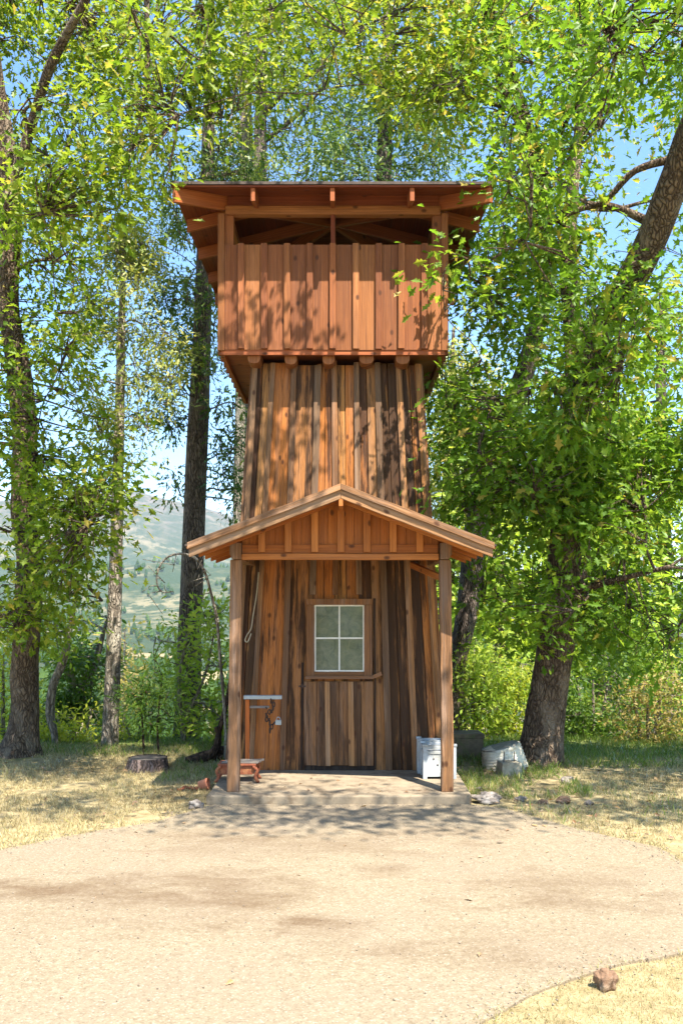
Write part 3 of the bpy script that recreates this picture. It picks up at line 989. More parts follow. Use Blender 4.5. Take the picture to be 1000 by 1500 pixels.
ys = np.concatenate([np.linspace(-25, 3, 10, endpoint=False), np.linspace(3, 16, 90, endpoint=False), np.linspace(16, 90, 40)])
grid_mesh('ground', xs, ys, ground_z, M['earth'])

# driveway outline read off the ground
edge_l = [gr(-180, 1285), gr(0, 1247), gr(80, 1233), gr(160, 1216), gr(230, 1205), gr(290, 1186), gr(315, 1180)]
edge_r = [gr(690, 1180), gr(735, 1186), gr(800, 1203), gr(870, 1222), gr(960, 1243), gr(1040, 1285), gr(1200, 1330)]
low_r = [gr(1300, 1370), gr(1180, 1385), gr(1000, 1399), gr(925, 1414), gr(850, 1434), gr(780, 1462), gr(708, 1500), gr(600, 1580), gr(300, 1900)]
poly = edge_l + edge_r + low_r + [np.array([-2.5, 1.2, 0]), np.array([-9, 1.2, 0]), np.array([-9, 6.2, 0])]


def rough_edge(P, step=0.12, amp=0.02):
    outp = []
    for i in range(len(P)):
        a_, b_ = P[i], P[(i + 1) % len(P)]
        L = np.linalg.norm(b_ - a_)
        n_ = max(1, int(L / step))
        for s_ in range(n_):
            q = a_ + (b_ - a_) * s_ / n_
            q = q + np.array([mnoise.noise(Vector((q[0] * 2, q[1] * 2, 3))), mnoise.noise(Vector((q[0] * 2, q[1] * 2, 9))), 0]) * amp * 2 + np.append(rng.normal(0, amp * .3, 2), 0)
            outp.append(q)
    return outp


DRIVE = [(p[0], p[1]) for p in poly]
re_ = rough_edge(poly)
m, nt, out = nodes_of('worn_aggregate_driveway')
k = N(nt)
co = k.n('TexCoord').outputs['Object']
fine = k.noise(co, 260, 3, 0.6)
mid = k.noise(co, 38, 7, 0.78)
big = k.noise(co, 0.9, 7, 0.62, 0.4)
col = k.mix(k.ramp(mid, [(0.38, 0.0), (0.62, 1.0)]), (0.182, 0.141, 0.088), (0.275, 0.222, 0.148))
col = k.mix(k.ramp(big, [(0.42, 0.0), (0.68, 0.55)]), col, (0.22, 0.172, 0.12))
vor = k.n('TexVoronoi', inp={'Vector': co, 'Scale': 110.0})
spk = k.n('SeparateColor', inp={0: vor.outputs['Color']}).outputs[0]
col = k.mix(k.ramp(spk, [(0.84, 0.0), (0.92, 0.34)]), col, (0.10, 0.07, 0.045))
col = k.mix(k.ramp(spk, [(0.0, 0.4), (0.12, 0.0)]), col, (0.46, 0.40, 0.32))
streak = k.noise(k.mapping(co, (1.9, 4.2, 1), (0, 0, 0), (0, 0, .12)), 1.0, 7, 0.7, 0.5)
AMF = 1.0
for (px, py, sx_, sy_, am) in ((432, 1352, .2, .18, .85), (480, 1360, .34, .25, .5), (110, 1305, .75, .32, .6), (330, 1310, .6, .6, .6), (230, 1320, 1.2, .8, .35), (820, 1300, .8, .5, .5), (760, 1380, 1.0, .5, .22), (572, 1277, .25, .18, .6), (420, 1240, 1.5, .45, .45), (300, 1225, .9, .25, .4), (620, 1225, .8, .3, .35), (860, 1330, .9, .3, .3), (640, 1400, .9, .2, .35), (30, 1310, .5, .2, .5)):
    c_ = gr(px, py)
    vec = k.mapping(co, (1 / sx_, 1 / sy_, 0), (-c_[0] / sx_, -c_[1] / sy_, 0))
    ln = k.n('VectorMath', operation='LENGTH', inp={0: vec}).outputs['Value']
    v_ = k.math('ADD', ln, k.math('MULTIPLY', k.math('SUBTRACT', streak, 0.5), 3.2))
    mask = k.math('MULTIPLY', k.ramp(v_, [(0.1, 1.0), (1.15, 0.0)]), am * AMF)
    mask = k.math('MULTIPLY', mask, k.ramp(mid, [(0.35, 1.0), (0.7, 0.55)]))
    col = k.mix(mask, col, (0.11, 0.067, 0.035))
vec = k.n('VectorMath', operation='MULTIPLY_ADD', inp={0: k.n('TexNoise', inp={'Vector': co, 'Scale': 2.5, 'Detail': 5.0}).outputs['Color'], 1: (.5, .5, .0), 2: co}).outputs[0]
ck = k.n('TexVoronoi', feature='DISTANCE_TO_EDGE', inp={'Vector': k.mapping(vec, (.33, .5, 0)), 'Scale': 1.0})
col = k.mix(k.ramp(ck.outputs['Distance'], [(0.0, 0.12), (0.005, 0.0)]), col, (0.22, 0.16, 0.11))
hgt = k.math('ADD', k.math('MULTIPLY', mid, .5), k.math('ADD', k.math('MULTIPLY', spk, .5), k.math('MULTIPLY', fine, .4)))
k.principled(out, col, 0.9, k.bump(hgt, 0.55, 0.006), 0.2)
M['drive'] = m
import bmesh
bm_ = bmesh.new()
vs = [bm_.verts.new((p[0], p[1], 0.013)) for p in re_]
fc = bm_.faces.new(vs)
if fc.normal.z < 0: fc.normal_flip()
ext = bmesh.ops.extrude_face_region(bm_, geom=[fc])
for e_ in ext['geom']:
    if isinstance(e_, bmesh.types.BMVert): e_.co.z -= 0.08
bmesh.ops.recalc_face_normals(bm_, faces=bm_.faces)
bmesh.ops.triangulate(bm_, faces=bm_.faces)
me = bpy.data.meshes.new('driveway')
bm_.to_mesh(me); bm_.free()
tag(link_mesh('driveway', me, M['drive']), kind='structure')

# porch slab with worn, rounded edges
sl_ = MB()
sy0 = 8.44
spoly = [(-1.225, sy0 + .02), (-1.0, sy0 - .005), (-.3, sy0), (.5, sy0 - .004), (1.17, sy0 + .01), (1.20, sy0 + .10), (1.20, 9.95), (-1.24, 9.95)]
sre = rough_edge([np.array([a_, b_, 0]) for a_, b_ in spoly], .07, .006)
bm_ = bmesh.new()
vs = [bm_.verts.new((p[0], p[1], -0.06)) for p in sre]
fc = bm_.faces.new(vs)
ext = bmesh.ops.extrude_face_region(bm_, geom=[fc])
tops = [e_ for e_ in ext['geom'] if isinstance(e_, bmesh.types.BMVert)]
for v_ in tops: v_.co.z = 0.09
tf_ = [e_ for e_ in ext['geom'] if isinstance(e_, bmesh.types.BMFace)][0]
bmesh.ops.recalc_face_normals(bm_, faces=bm_.faces)
bmesh.ops.bevel(bm_, geom=list(tf_.edges), offset=.016, segments=3, affect='EDGES', profile=.5)
me = bpy.data.meshes.new('porch_slab')
bm_.to_mesh(me); bm_.free()
tag(link_mesh('porch_slab', me, M['concrete']), kind='structure')


# far valley and mountain
def hill_z(x, y):
    r = math.hypot(x, y)
    th_ = math.degrees(math.atan2(x, y))
    z = -0.16 * (r - 13) if r < 240 else -36.3 - 8 * (1 - math.exp(-(r - 240) / 200))
    n1 = mnoise.fractal(Vector((x / 420, y / 420, 2)), 1.0, 2.0, 5)
    n2 = mnoise.fractal(Vector((x / 900, y / 900, 7)), 1.0, 2.0, 6)
    c1 = 112 + 22 * math.sin((th_ + 4) / 6.0) + 40 * n1
    z += c1 * math.exp(-((r - 1500) / 430) ** 2) * (0.9 + 0.2 * n2)
    c2 = 365 - (15.0 * (th_ + 12) if th_ > -12 else 3.5 * (-12 - th_))
    c2 = max(c2, 95) + 34 * n2 + 22 * n1
    z += c2 * math.exp(-((r - 2800) / 650) ** 2)
    if r < 60: z -= 1.5
    return z


m, nt, out = nodes_of('hillside')
k = N(nt)
co = k.n('TexCoord').outputs['Object']
b1 = k.noise(co, 0.006, 8, 0.68)
b2 = k.noise(co, 0.035, 7, 0.72)
sep = k.n('SeparateXYZ', inp={0: co})
col = k.mix(k.ramp(b1, [(0.40, 0.0), (0.52, 1.0)]), (0.19, 0.165, 0.09), (0.045, 0.065, 0.028))
col = k.mix(k.ramp(b2, [(0.47, 0.0), (0.53, 0.92)]), col, (0.035, 0.058, 0.026))
hi = k.math('MULTIPLY', k.ramp(k.math('MULTIPLY', k.math('SUBTRACT', sep.outputs[2], 110), 0.006), [(0.0, 0.0), (1.0, 1.0)]), k.ramp(b2, [(0.38, 1.0), (0.56, 0.2)]))
col = k.mix(k.math('MULTIPLY', hi, .7), col, (0.20, 0.15, 0.13))
fld = k.ramp(k.noise(k.mapping(co, (.004, .012, 0)), 1.0, 3, .5), [(0.5, 0.0), (0.56, 1.0)])
low = k.ramp(k.math('MULTIPLY', k.math('ADD', sep.outputs[2], 50), .03), [(0.2, 1.0), (0.75, 0.0)])
col = k.mix(k.math('MULTIPLY', fld, low), col, (0.36, 0.28, 0.14))
k.principled(out, col, 1.0, k.bump(b2, 0.8, 6.0), 0.05)
M['hill'] = m
nr, na = 150, 170
v, f = [], []
rs = np.geomspace(45, 4200, nr)
as_ = np.radians(np.linspace(-60, 60, na))
for r_ in rs:
    for a_ in as_:
        x, y = r_ * math.sin(a_), r_ * math.cos(a_)
        v.append((x, y, hill_z(x, y)))
f = [(j * na + i, j * na + i + 1, (j + 1) * na + i + 1, (j + 1) * na + i) for j in range(nr - 1) for i in range(na - 1)]
me = bpy.data.meshes.new('hills')
me.from_pydata(v, [], f)
me.polygons.foreach_set('use_smooth', [True] * len(f))
tag(link_mesh('hills', me, M['hill']), kind='structure')

# distant wood on the valley slopes: one mass
cen, sz = [], []
R_ = random.Random(5)
while len(cen) < 5200:
    r_ = 260 * (10 ** R_.uniform(0, .8)); a_ = math.radians(R_.uniform(-30, 30))
    x, y = r_ * math.sin(a_), r_ * math.cos(a_)
    if mnoise.noise(Vector((x / 90, y / 90, 3))) + .25 * mnoise.noise(Vector((x / 30, y / 30, 8))) < (.02 if r_ < 700 else -.02): continue
    cen.append((x, y, hill_z(x, y))); sz.append(R_.uniform(5, 13))
cv, cf, ct = [], [], []
for (x, y, z), s_ in zip(cen, sz):
    tn = R_.gauss(.45, .2)
    n_ = 7
    for (lv, rr_) in ((.02, .16), (.25, .30), (.5, .25), (.75, .14), (1.0, .02)):
        for i in range(n_):
            an = 6.283 * i / n_ + lv * 3
            q = rr_ * s_ * R_.uniform(.65, 1.2)
            cv.append((x + q * math.cos(an), y + q * math.sin(an), z + s_ * (lv + R_.uniform(-.05, .05))))
            ct.append(tn)
    b_ = len(cv) - 5 * n_
    for l in range(4):
        for i in range(n_):
            cf.append((b_ + l * n_ + i, b_ + l * n_ + (i + 1) % n_, b_ + (l + 1) * n_ + (i + 1) % n_, b_ + (l + 1) * n_ + i))
me = bpy.data.meshes.new('distant_woods')
me.from_pydata(cv, [], cf)
a_ = me.attributes.new('tint', 'FLOAT', 'POINT')
a_.data.foreach_set('value', np.clip(ct, 0, 1))
tag(link_mesh('distant_woods', me, LEAF['dark']), 'dark mass of far trees covering the valley below the mountain', 'woods', kind='stuff')


# ------------------------------------------------------------------ things around the tower
def slab_box(mb, c, sx, sy, sz, rz=0.0, tint=None, jit=.002, segs=3):
    ca, sa = math.cos(rz), math.sin(rz)
    mb.board((c[0] - ca * sx / 2, c[1] - sa * sx / 2, c[2]), (c[0] + ca * sx / 2, c[1] + sa * sx / 2, c[2]), (-sa, ca, 0), sy, sy, (0, 0, 1), sz, segs, jit, tint)


def white_box(label, x, y, w, d, h, rz=0.0):
    t = thing('planter_box', label, 'planter box', (x, y, .09), 'white wooden boxes on the slab')
    ca, sa = math.cos(rz), math.sin(rz)
    def lp(a_, b_, c_): return np.array([x + ca * a_ - sa * b_, y + sa * a_ + ca * b_, .09 + c_])
    body = MB()
    for sy in (-1, 1):
        for i in range(4):
            ww = (w - .06) / 4
            xx = -w / 2 + .03 + ww * (i + .5)
            body.board(lp(xx, sy * (d / 2 - .018), .03), lp(xx, sy * (d / 2 - .018), h - .06), (ca, sa, 0), ww - .003, ww - .003, (sa * -sy * -1, -ca * -sy * -1, 0) if False else (-sa * sy, ca * sy, 0), .010, 2, .0006)
    for sx in (-1, 1):
        for i in range(3):
            ww = (d - .06) / 3
            yy = -d / 2 + .03 + ww * (i + .5)
            body.board(lp(sx * (w / 2 - .018), yy, .03), lp(sx * (w / 2 - .018), yy, h - .06), (-sa, ca, 0), ww - .003, ww - .003, (ca * sx, sa * sx, 0), .010, 2, .0006)
    slab_box(body, lp(0, 0, .035), w - .05, d - .05, .012, rz)
    body.build('panel', M['white'], t, .001)
    for z_ in (.025, h - .085, h - .035):
        hh_ = .05 if z_ < .1 else .03
        rail = MB()
        for sy in (-1, 1):
            slab_box(rail, lp(0, sy * (d / 2 - .012), z_), w - .05, .022, hh_, rz)
        for sx in (-1, 1):
            slab_box(rail, lp(sx * (w / 2 - .012), 0, z_), .022, d - .05, hh_, rz)
        rail.build('rail', M['white'], t, .0015)
    for hx, hz in ((-.02, .14), (.045, .085), (-.06, .2)):
        hn_ = MB()
        hn_.tube([lp(hx, -(d / 2 - .018) - .008, hz), lp(hx, -(d / 2 - .018) - .0135, hz)], [.009, .008], 8, .2)
        hn_.build('knot', M['darkiron'], t)
    for sx in (-1, 1):
        for sy in (-1, 1):
            p = MB()
            c_ = lp(sx * (w / 2 - .02), sy * (d / 2 - .02), 0)
            p.box(c_ - (.021, .021, 0), c_ + (.021, .021, h - .012), 2)
            p.box(c_ + (-.027, -.027, h - .010), c_ + (.027, .027, h + .012), 2)
            p.build('corner_post', M['white'], t, .003)
    return t


white_box('white slatted wooden planter box standing closest to the porch post', 0.975, 9.385, .33, .27, .335, .02)
white_box('white slatted wooden planter box tucked behind another against the tower wall', 0.925, 9.70, .33, .24, .40, -.03) if False else white_box('white slatted wooden planter box behind its twin, nearest the tower wall', 0.945, 9.655, .32, .20, .345, -.03)

# mossy block behind the slab
p = gr(684, 1113)
t = thing('concrete_block', 'dark mossy rectangular concrete block behind the white boxes', 'concrete block', p)
b = MB()
slab_box(b, (p[0] - .06, p[1] + .2, ground_z(p[0], p[1]) - .01), .50, .34, .28, .05, .5, .008, 8)
b.build('block', M['mossconc'], t, .012)
b = MB()
slab_box(b, (p[0] - .06, p[1] + .2, ground_z(p[0], p[1]) + .235), .53, .37, .055, .05, .5, .006, 8)
b.build('cap', M['pierconc'] if False else M['mossconc'], t, .01)

# ribbed tub lying upside down
p = gr(738, 1128)
t = thing('tub', 'round white ribbed tub turned upside down beside the oak trunk', 'tub', p)
tb = MB()
path, rad = [], []
for i in range(25):
    s_ = i / 24
    path.append((p[0] + .03 - .05 * s_, p[1] + .10, ground_z(p[0], p[1]) + .30 * s_ - .02))
    rr_ = .262 - .05 * s_
    if 3 < i < 23: rr_ += .006 * math.sin(i * 2.1)
    rad.append(rr_)
tb.tube(path, rad, 40, 0, True)
# tilt the upper rim
for i in range(len(tb.v)):
    q = tb.v[i]; s_ = (q[2] - p[2] + .02) / .30
    q[2] += s_ * (q[0] - p[0]) * .10 - s_ * .035
tb.build('wall', M['tub'], t)
bb = MB()
bb.tube([(p[0] - .02, p[1] + .10, p[2] + .262), (p[0] - .021, p[1] + .10, p[2] + .285), (p[0] - .022, p[1] + .10, p[2] + .29)], [.214, .208, .19], 40, 0, True)
for q in bb.v: q[2] += (q[0] - p[0]) * .10 - .035
bb.build('base', M['tubbase'], t)

# pier block with two rods
p = gr(748, 1139)
t = thing('pier_block', 'small square grey concrete pier block with two iron rods standing up', 'pier block', p)
b = MB()
b.tf = lambda q: np.array([p[0] + math.cos(.12) * q[0] - math.sin(.12) * q[1], p[1] + .11 + math.sin(.12) * q[0] + math.cos(.12) * q[1], ground_z(p[0], p[1]) - .02 + q[2]])
fp = []
for z_, s_ in ((0, .115), (.17, .105)):
    fp += [(-s_, -s_, z_), (s_, -s_, z_), (s_, s_, z_), (-s_, s_, z_)]
b.add(fp, [[3, 2, 1, 0], [4, 5, 6, 7], [0, 1, 5, 4], [1, 2, 6, 5], [2, 3, 7, 6], [3, 0, 4, 7]], [[(0, 0)] * 4] * 6, .5)
b.build('block', M['pierconc'], t, .006)
for rx in (-.06, .05):
    r__ = MB()
    r__.tube([(p[0] + rx, p[1] + .1, p[2] + .1), (p[0] + rx + .004, p[1] + .1, p[2] + .26)], [.0055, .0055], 8)
    r__.build('rod', M['darkiron'], t)

# rusty iron trough with curled legs and planks on top
p = np.array([-1.02, 9.17, .09])
t = thing('trough', 'low rust red iron trough on curled legs at the corner of the slab', 'trough', p)
b = MB()
q = [(-.17, -.10), (.17, -.10), (.17, .10), (-.17, .10)]
vv = [(p[0] + a_ * .9, p[1] + b_ * .9, p[2] + .075) for a_, b_ in q] + [(p[0] + a_, p[1] + b_, p[2] + .165) for a_, b_ in q] + [(p[0] + a_ * 1.1, p[1] + b_ * 1.15, p[2] + .165) for a_, b_ in q] + [(p[0] + a_ * 1.1, p[1] + b_ * 1.15, p[2] + .185) for a_, b_ in q]
fc = [[3, 2, 1, 0]] + [[l * 4 + i, l * 4 + (i + 1) % 4, l * 4 + 4 + (i + 1) % 4, l * 4 + 4 + i] for l in range(3) for i in range(4)] + [[12, 13, 14, 15]]
b.add(vv, fc, [[(0, 0)] * 4] * len(fc), .5)
b.build('body', M['rust'], t, .004)
for sx in (-1, 1):
    for sy in (-1, 1):
        l = MB()
        bx_, by_ = p[0] + sx * .175, p[1] + sy * .105
        l.tube(smooth_path([(bx_ - sx * .02, by_, p[2] + .16), (bx_ + sx * .022, by_, p[2] + .12), (bx_ + sx * .004, by_, p[2] + .06), (bx_ + sx * .028, by_, p[2] + .015), (bx_ + sx * .04, by_, p[2] + .02)], 5), [.016] * 16 + [.014] * 5, 8)
        l.build('leg', M['rust'], t)
for i, yy in enumerate((-.07, .0, .07)):
    l = MB()
    slab_box(l, (p[0] + .03 + .02 * i, p[1] + yy, p[2] + .187), .36, .06, .014, .05 * (i - 1))
    l.build('plank', M['greyplank'], t, .002)
l = MB()
an = np.linspace(0, 5.6, 20)
l.tube([(p[0] + .205, p[1] + .05 + .03 * math.cos(a_), p[2] + .15 + .03 * math.sin(a_)) for a_ in an], [.007] * 20, 6)
l.build('handle', M['rust'], t)

# toppled terracotta pot
p = gr(297, 1158)
t = thing('flower_pot', 'small terracotta flower pot toppled on its side in the dry grass', 'flower pot', p)
l = MB()
dd_ = np.array([-.75, .1, -.12]); dd_ /= np.linalg.norm(dd_)
c_ = np.array([p[0] + .05, p[1] + .05, .058])
prof = [(0, .058), (.022, .060), (.024, .052), (.10, .038), (.102, .034)]
l.tube([c_ + dd_ * s_ for s_, _ in prof] , [r_ for _, r_ in prof], 24, 0, False)
l.tube([c_ + dd_ * .004, c_ + dd_ * .098, c_ + dd_ * .10], [.052, .033, .001], 24, 0, False)
l.build('pot', M['terracotta'], t)
l = MB()
for i in range(9):
    a_ = p + np.array([-.05 - .018 * i, random.uniform(-.03, .05), .02])
    l.tube([a_, a_ + rng.normal(0, .035, 3) * (1, 1, .4)], [.014, .008], 6, .4)
soil = l.build('spilled_bark', M['rust'], t)
# shard by the tub
p = gr(779, 1117)
t = MB()
t.tube(smooth_path([(p[0] - .03, p[1], .03), (p[0], p[1] - .02, .05), (p[0] + .035, p[1], .035)], 3), [.02, .03, .034, .036, .034, .03, .018], 7, .2)
o = t.build('terracotta_shard', M['terracotta'])
tag(o, 'orange terracotta shard between the white tub and the oak', 'shard')


def rock(name, label, px, py, w, mat, group, h=.7, seed=1):
    p_ = gr(px, py)
    d_ = p_[1]
    s_ = w * d_ / FPX
    bm__ = bmesh.new()
    bmesh.ops.create_icosphere(bm__, subdivisions=4, radius=s_ / 2)
    for v__ in bm__.verts:
        n_ = mnoise.fractal(Vector(v__.co) / s_ * 2.2 + Vector((seed * 3.1, seed, 0)), 1.0, 2.0, 5)
        cr = mnoise.cell(Vector(v__.co) / s_ * 2.6 + Vector((seed, 0, 5)))
        v__.co *= 1 + .40 * n_ + .13 * cr
        v__.co.z *= h
        v__.co.y *= .85
    me_ = bpy.data.meshes.new(name)
    bm__.to_mesh(me_); bm__.free()
    me_.polygons.foreach_set('use_smooth', [len(me_.polygons) > 5] * len(me_.polygons))
    o_ = link_mesh(name, me_, mat)
    o_.location = (p_[0], p_[1] + s_ * .3, s_ * .20 * h / .7)
    tag(o_, label, 'rock', group)
    return o_


G1 = 'rocks along the edge of the grass'
rock('rock', 'broad flat grey rock at the corner of the porch slab', 716, 1178, 40, M['rock'], G1, .45, 1)
rock('rock', 'grey stone in the grass between the flat rock and the pier block', 762, 1175, 17, M['rock'], G1, .6, 2)
rock('rock', 'small reddish stone lying between two grey stones', 796, 1179, 14, M['redrock'], G1, .6, 3)
rock('rock', 'larger rust brown rock in front of the oak trunk', 826, 1178, 20, M['redrock'], G1, .7, 4)
rock('rock', 'dark grey stone below the oak at the edge of the shade', 862, 1180, 14, M['rock'], G1, .6, 5)
rock('rock', 'grey stone leaning at the foot of the oak trunk', 832, 1150, 18, M['rock'], G1, .9, 6)
rock('rock', 'brown stone in the dry grass below the terracotta pot', 286, 1186, 22, M['rock'], G1, .7, 7)
rock('rock', 'upright pointed rust brown rock beside the driveway edge', 890, 1452, 30, M['redrock'], G1, 1.25, 8)
rock('rock', 'pale grey pebble beside the corner of the slab', 702, 1158, 9, M['rock'], G1, .7, 9)

# stump
p = gr(211, 1131)
t = thing('tree_stump', 'low wide grey tree stump with a splitting cut top', 'stump', p)
l = MB()
l.tube([(p[0], p[1] + .2, -.05), (p[0], p[1] + .2, .03), (p[0] + .005, p[1] + .2, .09), (p[0] + .005, p[1] + .2, .132)], [.262, .238, .222, .214], 40, .10, False)
l.build('bark', M['stumpbark'], t)
l = MB()
l.tube([(p[0] + .005, p[1] + .2, .08), (p[0] + .005, p[1] + .2, .125), (p[0] + .005, p[1] + .2, .126)], [.21, .208, .05], 40, .08, True)
l.build('cut_top', M['stumptop'], t)

# dark driftwood and a leaning pole
p = gr(305, 1118)
t = MB()
pa = [(-.26, .02, .03, .035), (-.12, 0, .06, .05), (.02, 0, .10, .055), (.10, 0, .20, .045), (.12, .02, .33, .04), (.10, .02, .42, .035)]
sp = smooth_path([np.array([p[0] + a_, p[1] + b_, c_, r_]) for a_, b_, c_, r_ in pa], 5)
t.tube([q_[:3] for q_ in sp], [q_[3] for q_ in sp], 12, .35)
sp = smooth_path([np.array([p[0] + .05, p[1] + .12, .05, .07]), np.array([p[0] + .2, p[1] + .1, .09, .085]), np.array([p[0] + .32, p[1] + .08, .03, .05])], 5)
t.tube([q_[:3] for q_ in sp], [q_[3] for q_ in sp], 12, .35)
tag(t.build('driftwood', M['deadwood']), 'dark twisted piece of dead wood lying beside the porch', 'dead wood')
t = MB()
sp = smooth_path([at(314, 1112, 11.0), at(320, 1075, 11.05), at(329, 1040, 11.15), at(336, 1006, 11.3), at(343, 960, 11.5)], 5)
t.tube(sp, np.linspace(.036, .024, len(sp)), 10, .2)
t.tube([sp[8], sp[8] + (.05, .0, .10), sp[8] + (.06, .02, .2)], [.014, .01, .006], 6, .2)
tag(t.build('leaning_pole', M['deadwood']), 'bare dark pole leaning up behind the porch post', 'pole')

# stand with galvanised bar and a chain
p = np.array([-.955, 9.55, .09])
t = thing('bar_stand', 'orange wooden stand carrying a galvanised bar and a hanging chain', 'stand', p)
l = MB(); l.box((p[0] - .032, p[1] - .02, .09), (p[0] + .010, p[1] + .02, .855), 2)
l.build('upright', M['orangewood'], t, .003)
l = MB(); l.box((p[0] - .045, p[1] - .045, .86), (p[0] + .345, p[1] + .02, .90), 0)
l.build('top_bar', M['steel'], t, .004)
l = MB(); l.box((p[0] + .014, p[1] - .012, .765), (p[0] + .215, p[1] + .012, .79), 0)
l.build('lower_bar', M['greyplank'], t, .003)
l = MB()
cx = p[0] + .235
for i in range(9):
    an = np.linspace(0, 6.283, 9)
    c_ = np.array([cx + .035 * math.sin(i * 1.1) - .004 * i, p[1] - .04, .845 - .038 * i])
    for a0 in (0, 1):
        if a0 != i % 2: continue
    w_ = np.array([1, .2, 0]) if i % 2 else np.array([.2, 1, 0])
    l.tube([c_ + w_ * .014 * math.cos(a_) + np.array([0, 0, .025 * math.sin(a_)]) for a_ in an], [.0075] * 9, 5, 0, False)
for i in range(5):
    a_ = np.array([cx + random.uniform(-.05, .02), p[1] - .045, .60 + .04 * i])
    l.tube([a_, a_ + (random.uniform(-.05, .05), 0, random.uniform(.02, .05))], [.009, .007], 6, .2)
l.build('chain', M['darkiron'], t)
l = MB()
l.box((cx + .045, p[1] - .06, .60), (cx + .105, p[1] - .03, .65), 0)
an = np.linspace(0, 3.1416, 8)
l.tube([(cx + .075 + .02 * math.cos(a_), p[1] - .045, .65 + .03 * math.sin(a_)) for a_ in an], [.005] * 8, 6)
l.build('padlock', M['steel'], t, .004)

# rope hanging on the wall
t = MB()
rp_ = smooth_path([at(379, 838, 9.70), at(376, 870, 9.69), at(371, 900, 9.68), at(368, 920, 9.67), at(362, 930, 9.66), at(359, 938, 9.66), at(363, 940, 9.66), at(368, 928, 9.665)], 6)
t.tube(rp_, [.0065] * len(rp_), 6)
tag(t.build('rope', M['rope']), 'thin pale rope with a loop hanging down the tower wall', 'rope')

# dry curled vine beside the porch roof
t = MB()
vp = smooth_path([at(318, 905, 10.4), at(309, 868, 10.3), at(300, 838, 10.2), at(287, 818, 10.1), at(265, 811, 10.05), at(243, 818, 10.0), at(231, 838, 10.0), at(231, 858, 10.05), at(240, 868, 10.1), at(254, 866, 10.1)], 6)
t.tube(vp, np.linspace(.017, .006, len(vp)), 6, .15)
for i in range(6, len(vp) - 4, 4):
    q_ = vp[i]
    t.tube([q_, q_ + rng.normal(0, .06, 3), q_ + rng.normal(0, .14, 3)], [.007, .005, .003], 5)
sp = smooth_path([at(318, 905, 10.4), at(322, 960, 10.5), at(330, 1060, 10.6), at(330, 1112, 10.65)], 5)
t.tube(sp, [.018] * len(sp), 6, .15)
tag(t.build('dry_vine', M['palebark']), 'bare curled vine arching out below the porch eave', 'vine')


# ------------------------------------------------------------------ trees
def shade_spots(targets, hmin, hmax, seed):
    """Boughs overhead whose shade falls on the given ground areas (x0, x1, y0, y1, n, gap)."""
    r = random.Random(seed)
    out = []
    for (x0, x1, y0, y1, n, gap) in targets:
        t_ = 0; c_ = 0
        while c_ < n and t_ < n * 40:
            t_ += 1
            x, y = r.uniform(x0, x1), r.uniform(y0, y1)
            if mnoise.noise(Vector((x * 1.3, y * 1.5, seed))) < gap: continue
            h = r.uniform(hmin, hmax)
            q = np.array([x + .262 * h, y - .561 * h, h])
            c_ += .25
            tt = (9.72 - q[1]) / .561
            if -.35 < q[0] - .262 * tt < 1.3 and 2.6 < q[2] - tt < 6.1: continue
            if abs(q[0] - .262 * tt) < 1.3 and 2.6 < q[2] - tt < 6.1 and r.random() < .8: continue
            c_ -= .25
            out.append(q)
            c_ += 1
    return out


OAKS = 'big oaks around the tower'
FIRS = 'tall firs behind the tower'
# left oak
left_tr = [(26, 1126, 11.4, 104), (30, 1106, 11.4, 76), (33, 1088, 11.4, 58), (36, 1064, 11.4, 46), (38, 1040, 11.4, 41), (38, 960, 11.4, 38), (42, 880, 11.4, 40), (45, 820, 11.4, 39), (33, 740, 11.3, 33), (38, 640, 11.2, 36), (28, 540, 11.2, 32), (12, 440, 11.1, 30), (17, 320, 11.0, 30), (6, 200, 10.9, 27), (-14, 60, 10.8, 24), (-30, -140, 10.6, 18)]
left_b = [(12, 300, 11.0, 18), (45, 190, 10.7, 15), (75, 95, 10.3, 14), (130, -10, 9.8, 12), (200, -160, 9.2, 12), (330, -330, 8.4, 9)]
left_c = [(38, 650, 11.2, 14), (75, 800, 10.9, 8), (110, 840, 10.7, 6), (150, 880, 10.6, 4)]
left_d = [(215, -10, 9.6, 9), (216, 110, 9.7, 8), (210, 150, 9.8, 6), (190, 230, 9.9, 4)]
P1 = [(-60, -60), (300, -60), (330, 40), (320, 150), (260, 190), (230, 260), (180, 330), (120, 310), (60, 330), (-60, 360)]
P2 = [(-60, 300), (90, 300), (130, 380), (125, 470), (100, 560), (-60, 580)]
P3 = [(-60, 560), (110, 560), (140, 590), (172, 680), (178, 745), (150, 800), (110, 850), (80, 920), (-60, 950)]
P4 = [(60, 600), (140, 580), (185, 690), (160, 800), (110, 840), (70, 760)]
ex = shade_spots([(-4.6, -1.25, 8.4, 11.9, 330, -.06), (-1.7, 1.2, 7.95, 8.38, 46, -.15), (-1.3, 1.1, 8.5, 9.3, 46, -.12)], 7.6, 9.4, 3)
